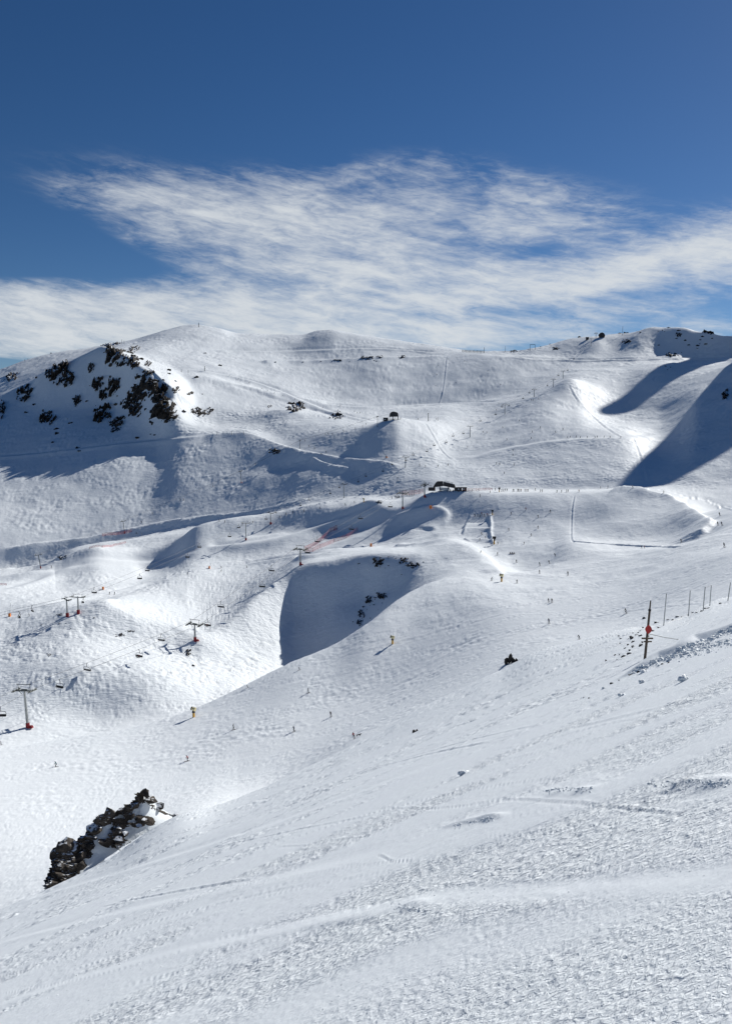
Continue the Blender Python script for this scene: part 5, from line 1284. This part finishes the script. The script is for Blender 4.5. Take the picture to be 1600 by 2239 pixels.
# ----------------------------------------------------------------- people on the snow
NEAR = [
 (123,1677,11,'ski','teal',250,'skier in a dark teal jacket gliding at the far left of the middle piste'),
 (411,1664,13,'ski','red',250,'skier in a red jacket above the big near outcrop'),
 (511,1596,13,'walk','grey',70,'skier in grey standing wide-legged right of the left snow gun'),
 (644,1599,12,'turn','navy',225,'skier leaning into a turn on the middle piste'),
 (724,1567,12,'stand','black',180,'skier in black upright on the middle piste, his shadow long'),
 (775,1615,14,'stand','red',180,'person with a red jacket standing beside the small dark dog'),
 (675,1515,11,'stand','black',270,'skier in black high on the middle piste under its left edge'),
 (655,1465,7,'ski','grey',250,'skier crossing the very edge of the middle piste'),
 (542,1504,5,'ski','black',250,'tiny skier at the piste edge above the left snow gun'),
 (3,1629,8,'walk','black',250,'person walking at the left edge near the tallest tower'),
 (1200,1364,12,'stand','navy',200,'skier in navy standing alone in the centre right of the piste'),
 (1199,1317,9,'stand','black',200,'left skier of the close pair on the right of the piste'),
 (1206,1317,9,'ski','olive',200,'right skier of the close pair on the right of the piste'),
 (1369,1341,11,'turn','black',250,'skier throwing up snow left of the red disc pole'),
 (1266,1398,10,'ski','black',230,'skier crouched just behind the edge of the near slope'),
 (1241,1258,9,'stand','black',200,'skier in black below the square practice field'),
 (1130,1275,8,'turn','black',220,'skier right of the corner snow gun'),
 (1074,1270,8,'ski','black',150,'skier leaning in the shade left of the corner snow gun'),
 (1179,1254,8,'stand','black',200,'skier below the middle of the practice slope'),
 (1180,1237,8,'stand','teal',200,'skier in teal directly above another in mid piste'),
 (1201,1232,8,'turn','black',220,'skier swinging left on the practice slope'),
 (1129,1230,7,'turn','black',220,'skier low on the left of the practice slope'),
 (1214,1216,7,'stand','black',200,'skier in black on the right of the practice slope'),
 (1087,1214,7,'stand','black',200,'skier just below the dark-headed snow gun'),
 (1050,1209,6,'stand','grey',200,'person at the rim of the shaded bank'),
 (1145,1190,6,'stand','black',200,'skier halfway down the practice slope'),
 (1161,1172,6,'turn','black',210,'skier turning with a spray of snow on the practice slope'),
 (1112,1160,6,'stand','grey',200,'skier in grey on the left of the practice slope'),
 (1176,1155,6,'turn','black',210,'skier near the middle top of the practice slope'),
 (1117,1125,6,'stand','navy',200,'skier in navy near the top of the practice slope'),
 (1149,1115,6,'stand','red',200,'skier in red near the top of the practice slope'),
 (1176,1131,6,'turn','black',210,'skier in a hard turn kicking up powder'),
 (1203,1120,6,'turn','grey',210,'skier leaning over, top right of the practice slope'),
 (1053,1169,6,'turn','black',220,'upper skier inside the practice area'),
 (1061,1177,5,'stand','black',200,'right skier inside the practice area'),
 (1049,1181,5,'turn','grey',200,'lower skier inside the practice area'),
 (1088,1190,6,'stand','black',200,'person beside the lower dark-headed snow gun'),
 (1573,1128,9,'stand','black',180,'skier on the white curved track at the right, the highest'),
 (1569,1149,9,'walk','black',180,'left one of two skiers side by side on the curved track'),
 (1578,1149,9,'stand','navy',180,'right one of two skiers side by side on the curved track'),
 (1583,1197,10,'walk','black',180,'skier standing at the right edge below the curved track'),
 (1489,1185,7,'ski','black',220,'skier at the right tip of the practice field'),
 (1402,1199,6,'stand','black',180,'left of two people on the white strip under the practice field'),
 (1408,1199,6,'stand','red',180,'right of two people on the white strip under the practice field'),
 (1450,1078,5,'ski','black',250,'skier on the track where it leaves the terrace'),
 (1383,1067,6,'turn','black',250,'skier at the start of the curved track'),
 (240,1300,6,'stand','black',200,'left of two people on the valley road at the left'),
 (251,1300,6,'stand','black',200,'right of two people on the valley road at the left'),
 (65,1347,5,'stand','grey',200,'person right of the orange-footed lance near the left edge'),
 (113,1242,7,'stand','black',90,'person by the curved earth edge at the left'),
 (299,1167,7,'stand','black',90,'person beside the orange net of the leaning tower'),
 (310,1168,5,'snowsit','white',90,'person sitting near the orange net'),
 (524,1254,0,'stand','black',90,None),
]
for a in NEAR:
    if a[6] is None: continue
    x, y, h, pose, col, face, lb = a
    put_person(x, y, h, pose, col, face, 'skis' if pose != 'snowsit' else 'none', lb)
SMALL = [
 ([(1104,1074),(1108,1074),(1121,1075),(1123,1075),(1131,1075),(1133,1075),(1136,1075),(1139,1075),(1147,1075),(1151,1075),(1154,1075),(1170,1073),(1181,1076),(1185,1076),(1217,1077),(1227,1077),(1238,1076),(1241,1076),(1265,1076),(1049,1086),(1071,1078),(1082,1073),(1096,1075),(1100,1075)], 6, 'small dark figure standing in the line along the terrace edge', 'people in the line on the terrace', ('stand','walk')),
 ([(1038,1129),(1044,1129),(1049,1130),(1053,1126),(1059,1129),(1066,1128)], 6.5, 'person in the group waiting at the top of the practice area', 'group at the top of the practice area', ('stand','walk')),
 ([(978,1075),(984,1075),(990,1075),(1002,1075),(1012,1075),(1024,1074),(1032,1074),(1046,1074),(964,1075),(890,1085),(894,1085),(898,1085),(902,1085),(857,1091),(872,1088)], 5, 'small dark figure near the lift station', 'people around the lift station', ('stand',)),
 ([(1085,1015),(1092,1016),(1123,1018),(1102,1036),(1121,996),(1121,986),(1108,962),(1161,959),(1163,946),(1214,946),(1099,936),(1064,947),(1135,921),(1085,897),(1090,884),(1161,876),(1165,876),(1177,873),(1181,936),(1240,958),(1230,940),(1056,946),(930,1021),(917,1019),(957,1021),(1022,979)], 5, 'tiny skier in the upper bowl below the lift line', 'skiers in the upper bowl', ('turn','ski','stand')),
 ([(1246,957),(1259,956),(1268,958),(1283,958),(1300,958),(1305,957),(1320,957),(1333,957),(1356,958)], 4.5, 'tiny skier in the row on the bright bench of the upper bowl', 'skiers on the bright bench', ('stand','ski')),
 ([(502,822),(522,829),(545,838),(572,851),(585,855),(600,861),(618,866),(645,874),(660,880),(705,893),(739,898),(775,901),(781,904),(787,904),(744,888)], 4, 'tiny skier on the white piste below the summit', 'skiers on the piste below the summit', ('ski','stand')),
 ([(800,929),(793,934),(777,938),(751,944),(727,951),(718,950),(712,951),(688,982),(676,977),(713,990),(703,994),(667,965)], 5, 'tiny skier on the slope left of the knoll', 'skiers left of the knoll', ('ski','stand')),
 ([(914,918),(954,918),(875,917),(844,1002),(979,1018)], 5, 'small figure around the hilltop station', 'people around the hilltop station', ('stand',)),
 ([(480,1140),(492,1142),(540,1241),(484,1242),(411,1256),(612,1132),(626,1125),(641,1122),(665,1118),(755,1105),(775,1100),(700,1112),(553,1143),(530,1148),(484,1250)], 5, 'small skier on the tracks through the hummocks', 'skiers in the hummocks', ('ski','stand','turn')),
 ([(980,786),(958,800),(955,820),(952,845),(1015,790),(996,838),(1066,812),(1094,842)], 3.5, 'tiny skier with a snow trail on the steep upper bowl wall', 'skiers on the upper wall', ('turn',)),
 ([(395,1094),(466,1064),(402,1094),(334,1124),(310,1143),(559,1017)], 5, 'tiny skier riding up the left face', 'skiers on the left face', ('stand',)),
]
cols = ['black','black','navy','grey','black','red','olive','teal','black','green','orange']
for gi, (P, h, lb, grp, ps) in enumerate(SMALL):
    for i, (x, y) in enumerate(P): put_person(x, y, h, ps[i % len(ps)], cols[(i * 3 + gi) % (5 if gi > 2 else 11)], _rr.uniform(160, 260), 'skis', lb, grp)
# people sitting in the snow on the practice slope
for dx, lb in ((0,'left one of the group sitting in the snow on the practice slope'),(4,'middle one of the group sitting in the snow'),(8,'right one of the group sitting in the snow on the practice slope')):
    put_person(1115 + dx, 1211, 6, 'snowsit', ['black','navy','grey'][dx//4], 190, 'board', lb, 'snowboarders sitting in the snow')

# dog beside the person on the middle piste
def dog():
    b = hit(783, 1611); t = empty('dog', b, 'small dark dog beside the person in a red jacket', 'dog'); s = 1.25
    V = [(0,0,.46,.13),(0,.22,.48,.14),(0,.42,.50,.12),(0,.55,.60,.075),(0,.66,.68,.085),(0,.80,.66,.045),(0,-.22,.46,.12),(0,-.36,.46,.09),(0,-.50,.52,.03),(0,-.66,.62,.022)]
    E = [(0,1),(1,2),(2,3),(3,4),(4,5),(0,6),(6,7),(7,8),(8,9)]
    for sx in (-.1,.1):
        i = len(V); V += [(sx,.38,.36,.055),(sx,.40,.20,.036),(sx,.38,.04,.032),(sx,.44,.03,.034)]; E += [(2,i),(i,i+1),(i+1,i+2),(i+2,i+3)]
        i = len(V); V += [(sx,-.34,.36,.075),(sx,-.28,.25,.045),(sx,-.44,.16,.03),(sx,-.40,.04,.03),(sx,-.33,.03,.034)]; E += [(7,i),(i,i+1),(i+1,i+2),(i+2,i+3),(i+3,i+4)]
    me = skin_body(V, E, 'body'); me.materials.append(M_BLACK); me.polygons.foreach_set('use_smooth', [True]*len(me.polygons)); o = bpy.data.objects.new('body', me); COL.objects.link(o); o.parent = t
    m = MB()
    for sx in (-.055,.055): m.tube((sx,.63,.73),(sx*1.3,.62,.84),.03,.008,5)
    m.build('ears', M_BLACK, t); t.scale = (s,s,s); t.rotation_euler = (0,0,-R_(75))
dog()
